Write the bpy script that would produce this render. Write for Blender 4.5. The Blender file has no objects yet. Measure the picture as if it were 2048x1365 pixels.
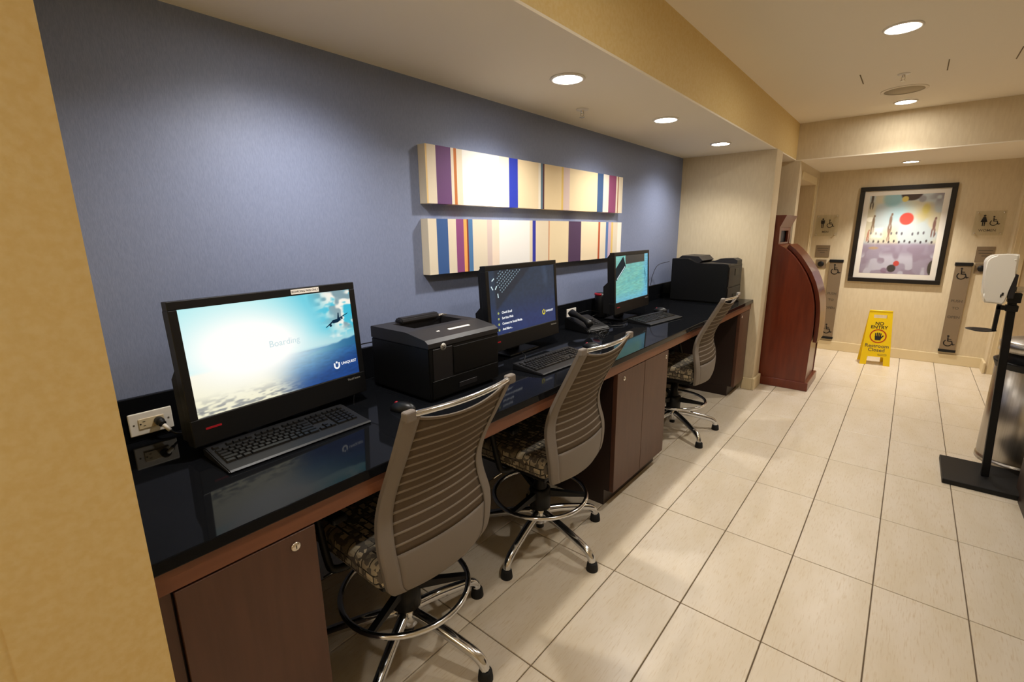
import bpy, bmesh, math, random
import numpy as np
from mathutils import Matrix, Vector
random.seed(7); np.random.seed(7)
PI = math.pi
sc = bpy.context.scene
COL = sc.collection

# ------------------------------------------------------------------ camera
cam_d = bpy.data.cameras.new('camera'); cam = bpy.data.objects.new('camera', cam_d); COL.objects.link(cam)
Rw = Vector((0.769485, 0.638593, -0.009624)); Dn = Vector((0.13628, -0.178898, -0.974384)); Fw = Vector((-0.623956, 0.748462, -0.224686))
cm = Matrix.Identity(4)
for i in range(3):
    cm[i][0] = Rw[i]; cm[i][1] = -Dn[i]; cm[i][2] = -Fw[i]
cm[0][3], cm[1][3], cm[2][3] = 1.14893, -1.72591, 1.51130
cam.matrix_world = cm
cam_d.sensor_width = 36; cam_d.sensor_fit = 'HORIZONTAL'; cam_d.lens = 16.6068
cam_d.clip_start = 0.02
sc.camera = cam
# ------------------------------------------------------------------ world, view, light levels
w = bpy.data.worlds.new('world'); sc.world = w; w.use_nodes = True
w.node_tree.nodes['Background'].inputs[0].default_value = (0.05, 0.042, 0.03, 1)
w.node_tree.nodes['Background'].inputs[1].default_value = 0.3
vs = sc.view_settings
vs.view_transform = 'Standard'; vs.look = 'None'; vs.gamma = 1.0; vs.use_curve_mapping = False
vs.exposure = -0.26
SOFFIT_W, CEIL_W, FAR_W = 51.0, 63.0, 165.0          # downlight powers
LAMP_COL = (1.0, 0.955, 0.895)

# ------------------------------------------------------------------ materials
def S(r, g, b):
    f = lambda c: (c/255/12.92) if c/255 <= 0.04045 else ((c/255+0.055)/1.055)**2.4
    return (f(r), f(g), f(b), 1)
MATS = {}
def mat(name, col, rough=0.5, metal=0.0, spec=0.5, coat=0.0, noise=None, bump=None, col2=None, coat_rough=0.05):
    """noise=(scale xyz, amount) mixes col with col2; bump=(scale xyz, strength)"""
    m = bpy.data.materials.new(name); m.use_nodes = True; nt = m.node_tree; b = nt.nodes['Principled BSDF']
    b.inputs['Base Color'].default_value = col; b.inputs['Roughness'].default_value = rough
    b.inputs['Metallic'].default_value = metal; b.inputs['Specular IOR Level'].default_value = spec
    b.inputs['Coat Weight'].default_value = coat; b.inputs['Coat Roughness'].default_value = coat_rough
    if noise or bump:
        tc = nt.nodes.new('ShaderNodeTexCoord')
    if noise:
        mp = nt.nodes.new('ShaderNodeMapping'); mp.inputs['Scale'].default_value = noise[0]
        nt.links.new(tc.outputs['Object'], mp.inputs['Vector'])
        n = nt.nodes.new('ShaderNodeTexNoise'); n.inputs['Scale'].default_value = 1; n.inputs['Detail'].default_value = 4
        nt.links.new(mp.outputs[0], n.inputs['Vector'])
        r = nt.nodes.new('ShaderNodeMapRange'); r.inputs['From Min'].default_value = 0.35; r.inputs['From Max'].default_value = 0.65
        nt.links.new(n.outputs['Fac'], r.inputs['Value'])
        mx = nt.nodes.new('ShaderNodeMix'); mx.data_type = 'RGBA'
        mx.inputs[6].default_value = col; mx.inputs[7].default_value = col2
        nt.links.new(r.outputs[0], mx.inputs[0]); nt.links.new(mx.outputs[2], b.inputs['Base Color'])
    if bump:
        mp2 = nt.nodes.new('ShaderNodeMapping'); mp2.inputs['Scale'].default_value = bump[0]
        nt.links.new(tc.outputs['Object'], mp2.inputs['Vector'])
        n2 = nt.nodes.new('ShaderNodeTexNoise'); n2.inputs['Scale'].default_value = 1; n2.inputs['Detail'].default_value = 3
        nt.links.new(mp2.outputs[0], n2.inputs['Vector'])
        bp = nt.nodes.new('ShaderNodeBump'); bp.inputs['Strength'].default_value = bump[1]; bp.inputs['Distance'].default_value = 0.002
        nt.links.new(n2.outputs['Fac'], bp.inputs['Height']); nt.links.new(bp.outputs[0], b.inputs['Normal'])
    MATS[name] = m
    return m
def emit(name, col, strength):
    m = bpy.data.materials.new(name); m.use_nodes = True; nt = m.node_tree; nt.nodes.clear()
    o = nt.nodes.new('ShaderNodeOutputMaterial'); e = nt.nodes.new('ShaderNodeEmission')
    e.inputs[0].default_value = col; e.inputs[1].default_value = strength
    nt.links.new(e.outputs[0], o.inputs[0]); MATS[name] = m; return m

mat('blue_wallpaper', S(118, 128, 156), 0.5, noise=((1, 420, 60), 1), col2=S(128, 138, 167), bump=((1, 500, 90), 0.2), spec=0.4)
mat('cream_wallpaper', S(218, 202, 170), 0.7, noise=((60, 60, 12), 1), col2=S(212, 195, 162), bump=((200, 200, 60), 0.15))
mat('gold_wallpaper', S(226, 201, 142), 0.7, noise=((70, 70, 70), 1), col2=S(222, 193, 128), bump=((160, 160, 160), 0.15))
mat('ceiling_paint', S(243, 233, 213), 0.8)
mat('trim_paint', S(222, 204, 164), 0.45)
mat('door_paint', S(176, 146, 100), 0.5)
mat('grout', S(112, 96, 76), 0.9)
mat('granite', S(9, 10, 12), 0.05, spec=0.09, noise=((900, 900, 900), 1), col2=S(20, 21, 24))
mat('brown_laminate', S(86, 54, 39), 0.42, noise=((40, 40, 4), 1), col2=S(77, 47, 33))
mat('apron_wood', S(122, 74, 47), 0.4, noise=((40, 4, 60), 1), col2=S(110, 64, 39))
mat('dark_laminate', S(40, 24, 18), 0.45)
mat('cherry_wood', S(106, 40, 16), 0.28, coat=0.2, noise=((30, 30, 3), 1), col2=S(92, 32, 11))
mat('black_plastic', S(15, 15, 16), 0.38, spec=0.35)
mat('matte_black', S(12, 12, 13), 0.5, spec=0.35)
mat('printer_black', S(13, 13, 14), 0.42, spec=0.3, bump=((500, 500, 500), 0.1))
mat('printer_grey', S(33, 32, 35), 0.45, spec=0.4)
mat('key_black', S(12, 12, 13), 0.35, spec=0.4)
mat('keyboard_grey', S(24, 24, 26), 0.42, spec=0.3)
mat('rubber', S(12, 12, 12), 0.8)
mat('chrome', (0.70, 0.72, 0.76, 1), 0.14, 1.0)
mat('brushed_steel', (0.52, 0.49, 0.45, 1), 0.32, 1.0, noise=((200, 200, 2), 1), col2=(0.44, 0.41, 0.37, 1))
mat('nickel', (0.7, 0.66, 0.6, 1), 0.25, 1.0)
mat('taupe_frame', S(122, 113, 104), 0.65, bump=((500, 500, 500), 0.2))
mat('taupe_rib', S(126, 114, 100), 0.65)
mat('white_plastic', S(232, 226, 216), 0.35)
mat('dispenser_white', S(240, 236, 226), 0.3)
mat('ivory_plastic', S(214, 196, 160), 0.4)
mat('label_white', S(236, 230, 222), 0.6)
mat('ink', S(30, 26, 22), 0.6)
mat('faint_ink', S(86, 76, 62), 0.6)
mat('red_plastic', S(160, 18, 34), 0.4)
mat('sign_yellow', S(246, 208, 8), 0.4)
mat('sign_red', S(196, 60, 20), 0.5)
mat('steel_plate', S(140, 122, 98), 0.45, 0.35)
mat('dark_slot', S(120, 104, 74), 0.8)
mat('grille_paint', S(208, 194, 164), 0.8, noise=((500, 500, 500), 1), col2=S(176, 162, 134))
mat('mat_board', S(240, 233, 220), 0.8)
mat('frame_black', S(20, 15, 12), 0.3)
mat('silver_logo', S(200, 198, 190), 0.3, 0.5)
mat('mesh_fabric', S(88, 75, 61), 0.8, spec=0.2)
emit('lamp_lens', (1, 0.95, 0.88, 1), 62.0)
emit('lamp_lens_corridor', (1, 0.95, 0.88, 1), 130.0)
emit('lamp_shade', (1, 0.88, 0.66, 1), 12.0)
emit('screen_white', (1, 1, 1, 1), 1.14)
emit('screen_yellow', S(232, 214, 60), 1.08)
emit('screen_lime', S(196, 204, 120), 0.85)
emit('screen_slate', S(46, 52, 54), 1.0)
emit('screen_dark', S(20, 45, 70), 1.0)
emit('screen_grey', S(206, 226, 230), 1.20)
emit('screen_key', S(170, 196, 208), 0.75)

# floor tile: cream stone with fine streaks, a little different per tile
m = mat('floor_tile', S(222, 203, 172), 0.28, spec=0.45); nt = m.node_tree; b = nt.nodes['Principled BSDF']
tc = nt.nodes.new('ShaderNodeTexCoord'); oi = nt.nodes.new('ShaderNodeObjectInfo')
add = nt.nodes.new('ShaderNodeVectorMath'); add.operation = 'MULTIPLY_ADD'
add.inputs[1].default_value = (1, 1, 1); nt.links.new(tc.outputs['Object'], add.inputs[0])
rr = nt.nodes.new('ShaderNodeVectorMath'); rr.operation = 'SCALE'; rr.inputs[0].default_value = (7, 13, 3); nt.links.new(oi.outputs['Random'], rr.inputs['Scale'])
nt.links.new(rr.outputs[0], add.inputs[2])
def tile_noise(scale, lo, hi, detail=5):
    mp = nt.nodes.new('ShaderNodeMapping'); mp.inputs['Scale'].default_value = scale; nt.links.new(add.outputs[0], mp.inputs['Vector'])
    n = nt.nodes.new('ShaderNodeTexNoise'); n.inputs['Scale'].default_value = 1; n.inputs['Detail'].default_value = detail
    nt.links.new(mp.outputs[0], n.inputs['Vector'])
    r = nt.nodes.new('ShaderNodeMapRange'); r.inputs['From Min'].default_value = lo; r.inputs['From Max'].default_value = hi
    nt.links.new(n.outputs['Fac'], r.inputs['Value']); return r
a1 = tile_noise((9, 3, 1), 0.3, 0.7); a2 = tile_noise((210, 20, 1), 0.54, 0.76, 10)
x1 = nt.nodes.new('ShaderNodeMix'); x1.data_type = 'RGBA'; x1.inputs[6].default_value = S(222, 209, 189); x1.inputs[7].default_value = S(213, 198, 172)
nt.links.new(a1.outputs[0], x1.inputs[0])
x2 = nt.nodes.new('ShaderNodeMix'); x2.data_type = 'RGBA'; x2.inputs[7].default_value = S(202, 181, 148)
nt.links.new(x1.outputs[2], x2.inputs[6]); nt.links.new(a2.outputs[0], x2.inputs[0]); nt.links.new(x2.outputs[2], b.inputs['Base Color'])

# seat fabric: grey and cream blocky pattern
m = mat('seat_fabric', S(120, 110, 92), 0.85); nt = m.node_tree; b = nt.nodes['Principled BSDF']
tc = nt.nodes.new('ShaderNodeTexCoord')
br = nt.nodes.new('ShaderNodeTexBrick'); br.inputs['Scale'].default_value = 13; br.inputs['Mortar Size'].default_value = 0.03
br.inputs['Color1'].default_value = S(200, 184, 152); br.inputs['Color2'].default_value = S(120, 110, 94); br.inputs['Mortar'].default_value = S(40, 36, 32)
sw = nt.nodes.new('ShaderNodeMapping'); sw.inputs['Rotation'].default_value = (PI/4, 0, 0); nt.links.new(tc.outputs['Object'], sw.inputs['Vector'])
nt.links.new(sw.outputs[0], br.inputs['Vector'])
vo = nt.nodes.new('ShaderNodeTexVoronoi'); vo.inputs['Scale'].default_value = 55; nt.links.new(tc.outputs['Object'], vo.inputs['Vector'])
mx = nt.nodes.new('ShaderNodeMix'); mx.data_type = 'RGBA'; mx.inputs[7].default_value = S(96, 88, 78)
rm = nt.nodes.new('ShaderNodeMapRange'); rm.inputs['From Min'].default_value = 0.55; rm.inputs['From Max'].default_value = 0.6
nt.links.new(vo.outputs['Color'], rm.inputs['Value']); nt.links.new(rm.outputs[0], mx.inputs[0]); nt.links.new(br.outputs['Color'], mx.inputs[6]); nt.links.new(mx.outputs[2], b.inputs['Base Color'])

# picture glass / clear acrylic: mostly see-through, mirror-like at the surface
def clear(name, tint, refl):
    m = bpy.data.materials.new(name); m.use_nodes = True; nt = m.node_tree; nt.nodes.clear()
    o = nt.nodes.new('ShaderNodeOutputMaterial'); t = nt.nodes.new('ShaderNodeBsdfTransparent'); g = nt.nodes.new('ShaderNodeBsdfGlossy')
    t.inputs[0].default_value = tint; g.inputs['Roughness'].default_value = 0.03
    mx = nt.nodes.new('ShaderNodeMixShader'); fr = nt.nodes.new('ShaderNodeFresnel'); fr.inputs[0].default_value = refl
    ge = nt.nodes.new('ShaderNodeNewGeometry'); iv = nt.nodes.new('ShaderNodeMath'); iv.operation = 'SUBTRACT'; iv.inputs[0].default_value = 1
    mu = nt.nodes.new('ShaderNodeMath'); mu.operation = 'MULTIPLY'       # reflect at the outer face only
    nt.links.new(ge.outputs['Backfacing'], iv.inputs[1]); nt.links.new(iv.outputs[0], mu.inputs[0]); nt.links.new(fr.outputs[0], mu.inputs[1])
    nt.links.new(mu.outputs[0], mx.inputs[0]); nt.links.new(t.outputs[0], mx.inputs[1]); nt.links.new(g.outputs[0], mx.inputs[2]); nt.links.new(mx.outputs[0], o.inputs[0])
    MATS[name] = m
clear('picture_glass', (0.98, 0.98, 0.98, 1), 1.6)
clear('acrylic', (0.95, 0.95, 0.93, 1), 1.45)
# colours carried by the mesh (flat print on canvas, paper and screens)
def vcol_mat(name, emission=None, rough=0.7):
    m = bpy.data.materials.new(name); m.use_nodes = True; nt = m.node_tree; b = nt.nodes['Principled BSDF']
    at = nt.nodes.new('ShaderNodeAttribute'); at.attribute_name = 'print'
    if emission:
        b.inputs['Base Color'].default_value = (0.01, 0.01, 0.01, 1); b.inputs['Roughness'].default_value = 0.25
        nt.links.new(at.outputs['Color'], b.inputs['Emission Color']); b.inputs['Emission Strength'].default_value = emission
    else:
        nt.links.new(at.outputs['Color'], b.inputs['Base Color']); b.inputs['Roughness'].default_value = rough
    MATS[name] = m
vcol_mat('canvas_print'); vcol_mat('paper_print'); vcol_mat('screen_bright', 1.22); vcol_mat('screen_mid', 1.05)

# ------------------------------------------------------------------ mesh helpers
def NB(): return bmesh.new()
def _xf(bm, geom_verts, M):
    if M is not None: bmesh.ops.transform(bm, matrix=M, verts=geom_verts)
def bx(bm, lo, hi, bev=0.0, seg=2, M=None):
    c = [(lo[i]+hi[i])/2 for i in range(3)]; s = [hi[i]-lo[i] for i in range(3)]
    t = bmesh.new(); bmesh.ops.create_cube(t, size=1.0)
    bmesh.ops.scale(t, vec=s, verts=t.verts); 
    if bev > 0:
        bmesh.ops.bevel(t, geom=list(t.edges), offset=min(bev, min(s)*0.49), segments=seg, affect='EDGES', profile=0.5)
    bmesh.ops.translate(t, vec=c, verts=t.verts)
    if M is not None: bmesh.ops.transform(t, matrix=M, verts=t.verts)
    _join(bm, t); return bm
def _join(bm, t):
    vm = {v: bm.verts.new(v.co) for v in t.verts}
    for f in t.faces:
        try:
            nf = bm.faces.new([vm[v] for v in f.verts]); nf.smooth = f.smooth; nf.material_index = f.material_index
        except ValueError: pass
    t.free()
def tube(bm, pts, r, seg=8, closed=False, M=None, caps=True):
    pts = [Vector(p) for p in pts]; n = len(pts); rings = []
    rad = r if isinstance(r, (list, tuple)) else [r]*n
    up = None
    for i in range(n):
        a = pts[(i-1) % n] if (closed or i > 0) else pts[i]; c = pts[(i+1) % n] if (closed or i < n-1) else pts[i]
        d = (c-a).normalized()
        if up is None:
            up = Vector((0, 0, 1)) if abs(d.z) < 0.9 else Vector((1, 0, 0))
        s = d.cross(up).normalized(); up = s.cross(d).normalized()
        ring = []
        for k in range(seg):
            an = 2*PI*k/seg
            p = pts[i]+(s*math.cos(an)+up*math.sin(an))*rad[i]
            ring.append(bm.verts.new(M @ p if M is not None else p))
        rings.append(ring)
    m = n if closed else n-1
    for i in range(m):
        A = rings[i]; B = rings[(i+1) % n]
        for k in range(seg):
            f = bm.faces.new((A[k], A[(k+1) % seg], B[(k+1) % seg], B[k])); f.smooth = True
    if caps and not closed:
        bm.faces.new(rings[0][::-1]); bm.faces.new(rings[-1])
    return bm
def lathe(bm, prof, seg=32, M=None, smooth=True):
    """prof: (r, z) from the bottom up"""
    rings = []
    for r, z in prof:
        if r < 1e-6: 
            p = Vector((0, 0, z)); rings.append([bm.verts.new(M @ p if M is not None else p)])
        else:
            ring = []
            for k in range(seg):
                p = Vector((r*math.cos(2*PI*k/seg), r*math.sin(2*PI*k/seg), z)); ring.append(bm.verts.new(M @ p if M is not None else p))
            rings.append(ring)
    for A, B in zip(rings[:-1], rings[1:]):
        for k in range(seg):
            k2 = (k+1) % seg
            if len(A) == 1 and len(B) == 1: continue
            if len(A) == 1: f = bm.faces.new((A[0], B[k2], B[k]))
            elif len(B) == 1: f = bm.faces.new((A[k], A[k2], B[0]))
            else: f = bm.faces.new((A[k], A[k2], B[k2], B[k]))
            f.smooth = smooth
    return bm
def prism(bm, poly, t0, t1, axis='y', M=None):
    """poly in the two other axes (x,z for axis y; y,z for axis x; x,y for axis z)"""
    def P(a, b, t):
        v = {'y': (a, t, b), 'x': (t, a, b), 'z': (a, b, t)}[axis]; v = Vector(v)
        return M @ v if M is not None else v
    A = [bm.verts.new(P(a, b, t0)) for a, b in poly]; B = [bm.verts.new(P(a, b, t1)) for a, b in poly]
    n = len(poly)
    bm.faces.new(A[::-1]); bm.faces.new(B)
    for i in range(n): bm.faces.new((A[i], A[(i+1) % n], B[(i+1) % n], B[i]))
    return bm
def disc(bm, c, r, t, seg=24, M=None, sx=1.0, sy=1.0):
    """flat disc of thickness t in local xy, standing on z=c[2]"""
    poly = [(c[0]+sx*r*math.cos(2*PI*k/seg), c[1]+sy*r*math.sin(2*PI*k/seg)) for k in range(seg)]
    return prism(bm, poly, c[2], c[2]+t, 'z', M)
def obj(name, bm, m, parent=None, loc=None, rotz=0.0, smooth=None):
    bmesh.ops.recalc_face_normals(bm, faces=bm.faces)
    me = bpy.data.meshes.new(name); bm.to_mesh(me); bm.free()
    if isinstance(m, str): m = MATS[m]
    if isinstance(m, (list, tuple)):
        for q in m: me.materials.append(MATS[q])
    elif m: me.materials.append(m)
    o = bpy.data.objects.new(name, me); COL.objects.link(o)
    if smooth is not None:
        for p in me.polygons: p.use_smooth = smooth
    if parent: o.parent = parent
    if loc is not None: o.location = loc
    o.rotation_euler.z = rotz
    return o
def share(name, src, parent, loc=None):
    o = bpy.data.objects.new(name, src.data); COL.objects.link(o); o.parent = parent
    if loc is not None: o.location = loc
    return o
def tag(o, label, cat, group=None):
    o['label'] = label; o['category'] = cat
    if group: o['group'] = group
    return o
def thing(name, label, cat, loc=(0, 0, 0), rotz=0.0, group=None):
    o = bpy.data.objects.new(name, None); COL.objects.link(o); o.empty_display_size = 0.1
    o.location = loc; o.rotation_euler = (0, 0, rotz); return tag(o, label, cat, group)
def struct(name, bm, m, label=None):
    o = obj(name, bm, m); o['kind'] = 'structure'
    if label: o['label'] = label
    return o
def simple_box(lo, hi, bev=0.0):
    return bx(NB(), lo, hi, bev)
def frame(origin, right, up):
    """matrix: local x -> right, y -> up, z -> out of the face"""
    r = Vector(right).normalized(); u = Vector(up).normalized(); n = r.cross(u)
    M = Matrix.Identity(4)
    for i in range(3): M[i][0] = r[i]; M[i][1] = u[i]; M[i][2] = n[i]; M[i][3] = origin[i]
    return M
def text_bm(body, size, M, align='CENTER', depth=0.0006, bold=0.0, sx=1.0, spacing=1.0):
    cu = bpy.data.curves.new('t', 'FONT'); cu.body = body; cu.size = size; cu.align_x = align; cu.align_y = 'CENTER'
    cu.extrude = depth/2; cu.offset = bold; cu.space_line = spacing; cu.resolution_u = 3
    o = bpy.data.objects.new('t', cu); COL.objects.link(o)
    dg = bpy.context.evaluated_depsgraph_get(); me = bpy.data.meshes.new_from_object(o.evaluated_get(dg))
    bm = bmesh.new(); bm.from_mesh(me)
    bmesh.ops.transform(bm, matrix=M @ Matrix.Translation((0, 0, depth/2)) @ Matrix.Diagonal((sx, 1, 1, 1)), verts=bm.verts)
    bpy.data.objects.remove(o); bpy.data.meshes.remove(me); bpy.data.curves.remove(cu)
    return bm
def arc(cx, cy, r, a0, a1, n=12):
    return [(cx+r*math.cos(a0+(a1-a0)*i/n), cy+r*math.sin(a0+(a1-a0)*i/n)) for i in range(n+1)]
def strip2d(bm, pts, w, t, M):
    """flat ribbon of width w, thickness t along a 2d polyline in local xy"""
    for (ax, ay), (cx, cy) in zip(pts[:-1], pts[1:]):
        dx, dy = cx-ax, cy-ay; L = math.hypot(dx, dy)
        if L < 1e-9: continue
        ux, uy = dx/L*w*0.5, dy/L*w*0.5
        prism(bm, [(ax-ux*.6+uy, ay-uy*.6-ux), (cx+ux*.6+uy, cy+uy*.6-ux), (cx+ux*.6-uy, cy+uy*.6+ux), (ax-ux*.6-uy, ay-uy*.6+ux)], 0, t, 'z', M)
def wheelchair(bm, M, s):
    """access symbol about 1 x 1.15 units, scaled by s, in local xy"""
    T = M @ Matrix.Diagonal((s, s, 1, 1))
    disc(bm, (-0.05, 0.48, 0), 0.09, 0.001, 14, T)
    strip2d(bm, [(-0.05, 0.34), (-0.02, -0.02), (0.26, -0.02), (0.38, -0.36), (0.5, -0.32)], 0.09, 0.001, T)
    strip2d(bm, [(-0.04, 0.16), (0.2, 0.16)], 0.07, 0.001, T)
    strip2d(bm, arc(0.0, -0.2, 0.3, math.radians(130), math.radians(350), 14), 0.075, 0.001, T)
def person_sym(bm, M, s, skirt=False):
    T = M @ Matrix.Diagonal((s, s, 1, 1))
    disc(bm, (0, 0.46, 0), 0.1, 0.001, 14, T)
    if skirt: prism(bm, [(-0.1, 0.33), (0.1, 0.33), (0.26, -0.18), (-0.26, -0.18)], 0, 0.001, 'z', T)
    else: prism(bm, [(-0.2, 0.33), (0.2, 0.33), (0.2, -0.05), (0.12, -0.1), (-0.12, -0.1), (-0.2, -0.05)], 0, 0.001, 'z', T)
    for sx in (-1, 1): prism(bm, [(sx*0.02, -0.05), (sx*0.13, -0.05), (sx*0.11, -0.6), (sx*0.03, -0.6)][::sx], 0, 0.001, 'z', T)
def vgrid(name, M, w, h, nu, nv, fn, m, parent):
    """flat print: grid in local xy (0..w, 0..h) coloured by fn(U,V)->(N,3) sRGB 0..1"""
    us = np.linspace(0, 1, nu+1); vv = np.linspace(0, 1, nv+1); U, V = np.meshgrid(us, vv)
    co = np.stack([U.ravel()*w, V.ravel()*h, np.zeros(U.size)], 1)
    Mn = np.array(M); co = co @ Mn[:3, :3].T + Mn[:3, 3]
    i = np.arange(nu*nv); a = (i//nu)*(nu+1)+i % nu
    fc = np.stack([a, a+1, a+nu+2, a+nu+1], 1)
    me = bpy.data.meshes.new(name); me.from_pydata([], [], [])
    me.vertices.add(len(co)); me.vertices.foreach_set('co', co.ravel())
    me.loops.add(fc.size); me.loops.foreach_set('vertex_index', fc.ravel().astype(np.int32))
    me.polygons.add(len(fc)); me.polygons.foreach_set('loop_start', (np.arange(len(fc))*4).astype(np.int32))
    me.update(calc_edges=True)
    c = np.clip(fn(U.ravel(), V.ravel()), 0, 1)
    lin = np.where(c <= 0.04045, c/12.92, ((c+0.055)/1.055)**2.4)
    at = me.color_attributes.new('print', 'FLOAT_COLOR', 'POINT')
    at.data.foreach_set('color', np.concatenate([lin, np.ones((len(lin), 1))], 1).ravel().astype(np.float32))
    me.materials.append(MATS[m]); o = bpy.data.objects.new(name, me); COL.objects.link(o)
    if parent: o.parent = parent
    return o

# ------------------------------------------------------------------ dimensions (metres)
XB = -0.68          # blue wall
XP = 0.12           # soffit / pillar face
ZS, ZC, ZL = 2.195, 2.545, 2.19
YN, YE, YF = -1.566, 3.10, 5.41   # pillar corner, pier face, far wall
XR = 2.12
DZ = 0.873          # desk top
TX, TY = 0.3048, 0.6260

# ------------------------------------------------------------------ structure
fl = struct('floor', simple_box((-0.9, -3.3, -0.12), (XR+0.1, 5.6, -0.006)), 'grout', 'grout bed under cream stone tiles')
tile_src = {}
for i in range(-3, 7):
    for j in range(-5, 9):
        x0, x1 = max(i*TX, -0.68), min((i+1)*TX, XR); y0, y1 = j*TY, min((j+1)*TY, YF)
        if x1-x0 < 0.02 or y1-y0 < 0.02: continue
        g = 0.0022; key = (round(x1-x0, 3), round(y1-y0, 3))
        cx, cy = (x0+x1)/2, (y0+y1)/2
        if key not in tile_src:
            tile_src[key] = obj('tile', bx(NB(), (-(x1-x0)/2+g, -(y1-y0)/2+g, -0.009), ((x1-x0)/2-g, (y1-y0)/2-g, 0.0), 0.0015, 1), 'floor_tile', fl, (cx, cy, 0))
        else: share('tile', tile_src[key], fl, (cx, cy, 0))

struct('wall_left', simple_box((XB-0.1, YN-0.1, 0), (XB, YE, ZS)), 'blue_wallpaper', 'blue textured wallpaper wall behind the desk')
pil = struct('wall_near', simple_box((XB-0.1, -1.764, 0), (0.105, YN, ZS)), 'gold_wallpaper', 'gold textured wall end at the left edge')
struct('wall_near_return', simple_box((XB-0.1, -3.2, 0), (0.102, -1.764, ZS)), 'gold_wallpaper')
pier = NB(); bx(pier, (XB-0.1, YE, 0), (0.14, 3.33, ZS))
struct('wall_pier', pier, 'cream_wallpaper', 'cream wallpaper pier at the end of the desk')
bm = NB(); bx(bm, (XB-0.1, 3.33, 0), (-0.42, 4.06, ZL)); struct('wall_alcove', bm, 'cream_wallpaper')
# wall left of the far lobby, with a door opening
bm = NB(); bx(bm, (XB-0.1, 4.06, 0), (0.165, 4.20, ZL)); bx(bm, (XB-0.1, 4.20, 2.02), (0.165, 5.08, ZL)); bx(bm, (XB-0.1, 5.08, 0), (0.165, YF, ZL))
struct('wall_far_left', bm, 'cream_wallpaper')
d1 = struct('door_1', simple_box((-0.02, 4.20, 0.0), (0.02, 5.08, 2.02)), 'door_paint', 'recessed restroom door behind the wooden kiosk')
hb = NB(); lathe(hb, [(0, 0), (0.03, 0), (0.03, 0.012), (0.012, 0.016), (0.012, 0.05), (0.0, 0.05)], 16, frame((0.02, 4.30, 1.0), (0, 1, 0), (0, 0, 1))); obj('door_handle', hb, 'nickel', d1)
bm = NB()
for a in ((5.08, 5.16),):
    bx(bm, (0.165, a[0], 0), (0.180, a[1], 2.02+0.08), 0.003); bx(bm, (0.180, a[0]+0.045, 0), (0.188, a[1], 2.10), 0.003)
bx(bm, (0.165, 4.20, 2.02), (0.180, 5.08, 2.10), 0.003)
struct('trim_1', bm, 'trim_paint', 'cream door casing on the left of the lobby')
struct('wall_far', simple_box((XB, YF, 0), (XR+0.2, YF+0.1, ZL)), 'cream_wallpaper', 'cream wallpaper wall at the end of the corridor')
# right-hand wall with a door near the far end
bm = NB(); bx(bm, (XR, -3.2, 0), (XR+0.1, 4.25, ZC)); bx(bm, (XR, 4.25, 2.02), (XR+0.1, 5.17, ZC)); bx(bm, (1.92, 5.17, 0), (XR+0.1, YF, ZL))
struct('wall_right', bm, 'cream_wallpaper')
struct('door_2', simple_box((XR+0.04, 4.25, 0), (XR+0.08, 5.17, 2.02)), 'door_paint', 'restroom door on the right of the lobby')
bm = NB(); bx(bm, (1.935, 5.155, 0), (2.02, 5.17, 2.10), 0.003); bx(bm, (1.97, 5.147, 0), (2.02, 5.155, 2.10), 0.002)
struct('trim_2', bm, 'trim_paint', 'cream door casing at the right corner')
struct('wall_back', simple_box((0.0, -3.3, 0), (XR+0.1, -3.2, ZC)), 'cream_wallpaper')
struct('ceiling', simple_box((XP, -3.3, ZC), (XR+0.2, 4.06, ZC+0.1)), 'ceiling_paint', 'cream painted corridor ceiling')
bm = NB(); bx(bm, (XB-0.1, -3.3, ZS), (XP, 4.06, ZS+0.01))
struct('ceiling_soffit', bm, 'ceiling_paint', 'lowered painted ceiling over the desk')
struct('wall_soffit_face', simple_box((XP-0.08, -3.3, ZS+0.0102), (XP, 4.06, ZC+0.1)), 'gold_wallpaper', 'gold wallpaper face of the lowered ceiling')
struct('wall_header', simple_box((XP-0.1, 4.06, ZL+0.0102), (XR+0.2, 4.16, ZC+0.1)), 'cream_wallpaper', 'wallpaper header between the two ceilings')
struct('ceiling_lobby', simple_box((XB-0.1, 4.06, ZL), (XR+0.2, YF+0.1, ZL+0.01)), 'ceiling_paint', 'lower ceiling of the restroom lobby')
# baseboards
def board(bm, lo, hi): bx(bm, lo, hi, 0.004, 2)
bm = NB(); board(bm, (0.165, YF-0.018, 0), (1.92, YF, 0.115)); struct('baseboard_far', bm, 'trim_paint')
bm = NB(); board(bm, (0.05, YE-0.02, 0), (0.14, YE, 0.115)); board(bm, (0.14, YE-0.02, 0), (0.162, 3.33, 0.115)); struct('baseboard_pier', bm, 'trim_paint')
bm = NB(); board(bm, (1.90, 5.15, 0), (1.92, YF-0.018, 0.115)); board(bm, (XR-0.018, 2.0, 0), (XR, 4.25, 0.115)); struct('baseboard_right', bm, 'trim_paint')
bm = NB(); board(bm, (0.165, 4.06, 0), (0.18, 4.2, 0.115)); board(bm, (0.165, 5.16, 0), (0.18, YF-0.018, 0.115)); struct('baseboard_left', bm, 'trim_paint')

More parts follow.
